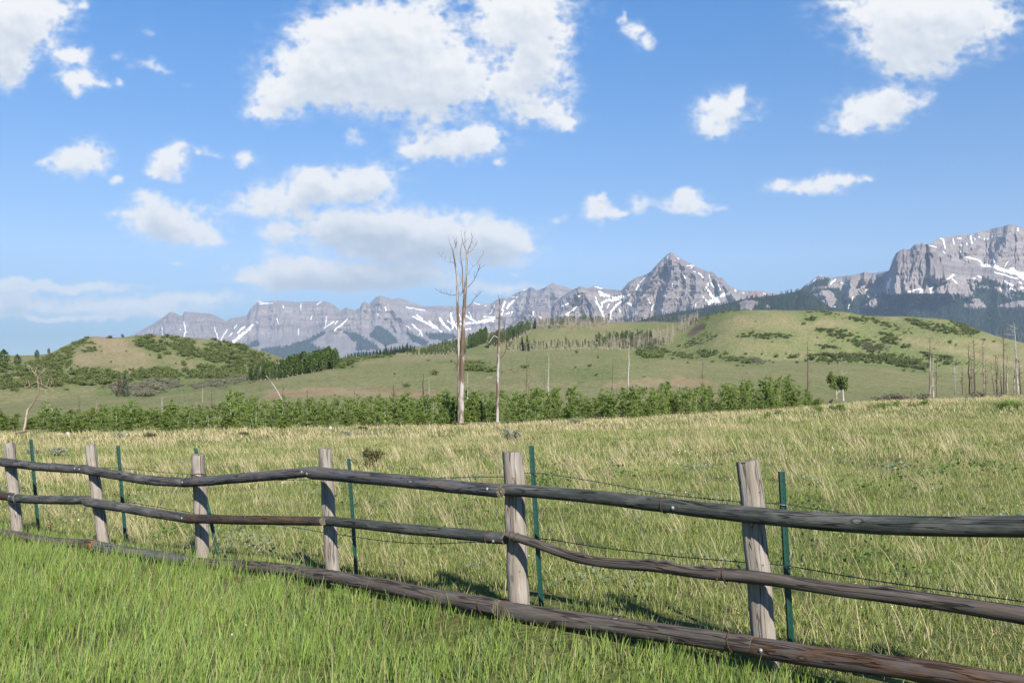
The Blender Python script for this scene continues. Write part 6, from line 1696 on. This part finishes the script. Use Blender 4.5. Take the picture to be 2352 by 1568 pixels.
# ------------------------------------------------------------------ grass
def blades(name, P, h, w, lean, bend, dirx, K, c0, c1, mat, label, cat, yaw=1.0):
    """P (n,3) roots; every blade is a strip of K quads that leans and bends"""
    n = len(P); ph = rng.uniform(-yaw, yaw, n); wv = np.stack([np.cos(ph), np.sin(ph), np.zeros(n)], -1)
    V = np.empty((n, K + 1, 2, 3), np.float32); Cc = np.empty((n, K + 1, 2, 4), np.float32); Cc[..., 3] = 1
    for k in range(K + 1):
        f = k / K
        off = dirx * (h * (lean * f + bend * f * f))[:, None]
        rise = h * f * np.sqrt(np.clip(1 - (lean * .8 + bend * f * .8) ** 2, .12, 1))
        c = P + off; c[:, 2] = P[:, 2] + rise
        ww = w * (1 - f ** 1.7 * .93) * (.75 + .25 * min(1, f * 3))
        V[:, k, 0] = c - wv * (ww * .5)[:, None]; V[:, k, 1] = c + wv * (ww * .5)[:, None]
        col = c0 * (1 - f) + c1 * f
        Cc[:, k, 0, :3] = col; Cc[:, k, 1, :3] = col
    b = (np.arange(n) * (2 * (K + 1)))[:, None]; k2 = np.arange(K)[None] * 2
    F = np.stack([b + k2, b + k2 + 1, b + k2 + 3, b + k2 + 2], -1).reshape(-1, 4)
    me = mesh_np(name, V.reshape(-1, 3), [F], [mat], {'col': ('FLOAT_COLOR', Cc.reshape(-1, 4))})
    return tag(obj(name, me), label, cat, kind='stuff')


m_blade = mat_blade('grass_blade', .22, .5)
m_straw = mat_blade('straw_blade', .25, .6)
FX = np.array([p[0] for p in PPLAN]); FD = np.array([p[1] for p in PPLAN])


def fence_side(X, d):
    """metres behind (+) or in front (-) of the fence line"""
    return (d - np.interp(X, FX, FD)) * .72


def scatter(n, d0, d1, um=.66, power=1.0):
    """n roots between plan depths d0 and d1; power 1 spreads evenly over the land, less crowds them near"""
    f = rng.random(n); d = (d0 ** (1 + power) + f * (d1 ** (1 + power) - d0 ** (1 + power))) ** (1 / (1 + power))
    X = rng.uniform(-um, um, n) * d
    return X, d


def hue(n, a, b, m):
    t_ = np.clip(m, 0, 1)[:, None]
    return (np.asarray(a)[None] * (1 - t_) + np.asarray(b)[None] * t_) * rng.uniform(.75, 1.25, (n, 1))


def clumped(X, d, s1, s2, seed, keep):
    m = fbm(X / s1, d / s1, 2, seed) * .6 + fbm(X / s2, d / s2, 2, seed + 3) * .5
    return rng.random(len(X)) < np.clip(keep + 1.5 * m, .02, 1)


# lush verge on the road side of the fence
X, d = scatter(int(360000), 4.1, 18.5, .72, .55)
X2_, d2_ = scatter(90000, 3.4, 18.5, 1.15, .6); k = (np.abs(X2_ / d2_) > .68) | (d2_ < 4.2); X = np.concatenate([X, X2_[k]]); d = np.concatenate([d, d2_[k]])
s_ = fence_side(X, d)
lim = .05 + .55 * sstep(-2, -6, X) * sstep(-.6, .6, fbm(X / 1.5, d / 1.5, 2, 9))
k = (s_ < lim) & clumped(X, d, .7, .17, 41, .46); X, d = X[k], d[k]; n = len(X)
P = np.stack([X, d, land_z(X, d) - .01], -1)
hh = .165 * (1 + .55 * fbm(X / 1.1, d / 1.1, 3, 51)) * rng.uniform(.55, 1.5, n) * (1 - .42 * sstep(-1.2, -.5, fence_side(X, d)) * sstep(-2.5, -.5, X))
tall = rng.random(n) < .05; hh = np.where(tall, hh * 1.5, hh)
mo = fbm(X / 1.6, d / 1.6, 3, 53) + rng.normal(0, .35, n)
base = hue(n, (.138, .212, .042), (.262, .345, .094), .45 + .55 * mo)
blue = rng.random(n) < .12; base[blue] = base[blue] * [.65, .86, 1.25]
base *= rng.uniform(.62, 1.2, (n, 1)); seedy = rng.random(n) < .11; base[seedy] = hue(int(seedy.sum()), (.24, .22, .11), (.38, .34, .19), rng.random(int(seedy.sum())))
a = rng.uniform(-PI, PI, n); a = np.where(rng.random(n) < .3, rng.normal(.2, .6, n), a); dirx = np.stack([np.cos(a), np.sin(a), 0 * a], -1)
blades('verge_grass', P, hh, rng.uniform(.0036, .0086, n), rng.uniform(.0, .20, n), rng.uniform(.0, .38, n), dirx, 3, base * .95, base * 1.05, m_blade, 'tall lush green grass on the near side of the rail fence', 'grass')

# short green meadow turf behind the fence, in three ranges with broader tufts farther off
for i, (n0, d0, d1, pw, w0, w1, h0, K) in enumerate([(380000, 5.3, 20, .5, .0042, .008, .080, 2), (250000, 20, 46, .55, .011, .022, .115, 2), (150000, 46, 132, .6, .035, .075, .17, 1)]):
    X, d = scatter(n0, d0, d1, .68, pw)
    de = edge_d(np.clip(X / d, -.9, .9))
    k = (fence_side(X, d) > .04) & (d < de + 3) & clumped(X, d, 1.6 if i == 0 else 4, .5 if i == 0 else 1.6, 61 + i, .72); X, d = X[k], d[k]; n = len(X)
    P = np.stack([X, d, land_z(X, d) - .01], -1)
    dm = dry_map(X, d)
    mo = fbm(X / 2.5, d / 3.5, 3, 66) + rng.normal(0, .3, n)
    g = hue(n, (.118, .165, .042), (.245, .292, .088), .45 + .6 * mo)
    st = rng.random(n) < (.10 + (.36, .44, .50)[i] * dm ** 1.4)
    g *= rng.uniform(.6, 1.25, (n, 1)); g[st] = hue(int(st.sum()), (.30, .255, .135), (.52, .45, .27), rng.random(int(st.sum())))
    sg = rng.random(n) < .05 + .12 * sstep(.2, .5, fbm(X / 3, d / 3, 2, 88)); g[sg & ~st] = hue(int((sg & ~st).sum()), (.14, .165, .11), (.21, .235, .165), rng.random(int((sg & ~st).sum())))
    a = rng.uniform(-PI, PI, n); dirx = np.stack([np.cos(a), np.sin(a), 0 * a], -1)
    hh = h0 * (1 + .6 * fbm(X / 1.7, d / 1.7, 3, 67)) * rng.uniform(.5, 1.45, n)
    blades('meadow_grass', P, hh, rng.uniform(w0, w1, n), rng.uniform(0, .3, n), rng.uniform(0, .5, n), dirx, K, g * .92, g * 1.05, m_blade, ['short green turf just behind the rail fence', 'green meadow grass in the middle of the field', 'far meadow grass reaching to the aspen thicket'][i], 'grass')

# straw coloured stalks, leaning with the wind
for i, (n0, d0, d1, pw, w0, w1, h0, K) in enumerate([(24000, 5.4, 22, .75, .003, .0052, .40, 3), (62000, 20, 48, .8, .006, .012, .42, 2), (110000, 46, 134, .75, .020, .040, .32, 2)]):
    X, d = scatter(n0, d0, d1, .68, pw)
    de = edge_d(np.clip(X / d, -.9, .9))
    dm = dry_map(X, d); cl = fbm(X / (.7 if i == 0 else 2.2), d / (.9 if i == 0 else 3), 3, 91)
    k = (fence_side(X, d) > (.1 if i == 0 else .04)) & (d < de + 2) & (rng.random(n0) < np.clip(.0 + dm * (.45, .55, .62)[i] + 1.8 * cl, .02, 1) * (1 if i else 1)); X, d = X[k], d[k]; n = len(X)
    P = np.stack([X, d, land_z(X, d) - .01], -1)
    c = hue(n, (.36, .30, .165), (.60, .51, .32), rng.random(n))
    wind = (PI if i < 2 else PI * .95) + .5 * fbm(X / 6, d / 6, 2, 95)
    a = wind + rng.normal(0, 1.3 if i == 0 else .9, n); dirx = np.stack([np.cos(a), np.sin(a), 0 * a], -1)
    hh = h0 * rng.uniform(.4, 1.35, n)
    flat_ = rng.random(n) < .2
    ln = np.where(flat_, rng.uniform(.6, .95, n), rng.uniform(.08, .42, n)); bd = np.where(flat_, .1, rng.uniform(.05, .42, n))
    hh = np.where(flat_, hh * .8, hh)
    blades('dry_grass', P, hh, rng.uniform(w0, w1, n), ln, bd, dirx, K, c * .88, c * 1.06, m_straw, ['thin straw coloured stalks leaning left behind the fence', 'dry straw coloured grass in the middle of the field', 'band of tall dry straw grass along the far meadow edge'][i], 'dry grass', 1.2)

# tufts of straw
Xc, dc = scatter(150, 6.2, 30, .62, .9); k = fence_side(Xc, dc) > .5; Xc, dc = Xc[k], dc[k]
m_ = 26; X = np.repeat(Xc, m_) + rng.normal(0, .07, len(Xc) * m_); d = np.repeat(dc, m_) + rng.normal(0, .07, len(Xc) * m_); n = len(X)
P = np.stack([X, d, land_z(X, d) - .01], -1); a = np.repeat(rng.normal(PI, .6, len(Xc)), m_) + rng.normal(0, .45, n); dirx = np.stack([np.cos(a), np.sin(a), 0 * a], -1)
c = hue(n, (.38, .32, .18), (.60, .52, .34), rng.random(n)); sc_ = np.repeat(rng.uniform(.6, 1.3, len(Xc)), m_)
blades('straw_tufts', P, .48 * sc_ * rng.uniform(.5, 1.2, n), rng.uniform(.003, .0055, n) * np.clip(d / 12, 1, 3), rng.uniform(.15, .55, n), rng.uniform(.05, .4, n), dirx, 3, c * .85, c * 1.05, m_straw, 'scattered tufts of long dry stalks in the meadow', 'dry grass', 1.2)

# broad leaved herbs and silvery sage sprigs low in the turf
q = np.random.default_rng(71)
mb = MB(); ms = MB()
X, d = scatter(800, 5.6, 20, .62, .8); k = (fence_side(X, d) > .2) & (fbm(X / 2.4, d / 2.4, 3, 101) > .10); X, d = X[k], d[k]
z = land_z(X, d)
for x_, d_, z_ in zip(X, d, z):
    m_ = 16; R = q.uniform(.08, .2) * min(2.2, max(1, d_ / 12)); C = np.stack([x_ + q.normal(0, R, m_), d_ + q.normal(0, R, m_), z_ + q.uniform(.03, .16, m_)], -1)
    (mb if fbm(np.array([x_ / 5]), np.array([d_ / 5]), 2, 7)[0] > -.05 else ms).cards(C, q.uniform(.03, .06, m_) * min(2.5, max(1, d_ / 12)), r=q, bias=.8)
tag(mb.build('leafy_herbs', mat_leaf('herb_leaf', (.075, .130, .035), (.140, .205, .060), .3, .1)), 'low broad leaved green herbs in the meadow turf', 'herbs', kind='stuff')
tag(ms.build('silver_herbs', mat_leaf('silver_leaf', (.12, .155, .095), (.20, .235, .155), .2, .1)), 'low silvery gray green herbs in the meadow turf', 'herbs', kind='stuff')
for nm, n0, col, sz, lab, thr in [('white_flowers', 2600, (.62, .60, .64), (.006, .011), 'tiny white flowers scattered through the grass', .18), ('yellow_flowers', 90, (.62, .38, .02), (.007, .013), 'small yellow flowers dotted in the meadow', -1)]:
    X, d = scatter(n0, 5.0, 26, .62, .8); k = (fbm(X / 1.8, d / 1.8, 3, 111) > thr); X, d = X[k], d[k]
    k = (fence_side(X, d) > .2) | (rng.random(len(X)) < .25); X, d = X[k], d[k]
    mb = MB(); mb.cards(np.stack([X, d, land_z(X, d) + rng.uniform(.10, .22, len(X))], -1), rng.uniform(sz[0], sz[1], len(X)) * np.clip(d / 9, 1, 2.2), r=q, bias=1.5, pointed=False)
    tag(mb.build(nm, mat_plain(nm + '_petal', col, .7, 0, .1)), lab, 'flowers', kind='stuff')

# ------------------------------------------------------------------ the air between
HZ = MB(); HZ.box((0, 6200, 770), 26000, 13200, 1900)
m_haze, t, out = new_mat('clear_mountain_air')
vol = t.add('ShaderNodeVolumePrincipled', {'Color': (.54, .735, 1.0, 1), 'Density': 5.2e-5, 'Anisotropy': .0})
t.l.new(vol.outputs[0], out.inputs[1])
hz = HZ.build('haze', m_haze)
tag(hz, 'thin blue air between the meadow and the far mountains', 'haze', kind='stuff')
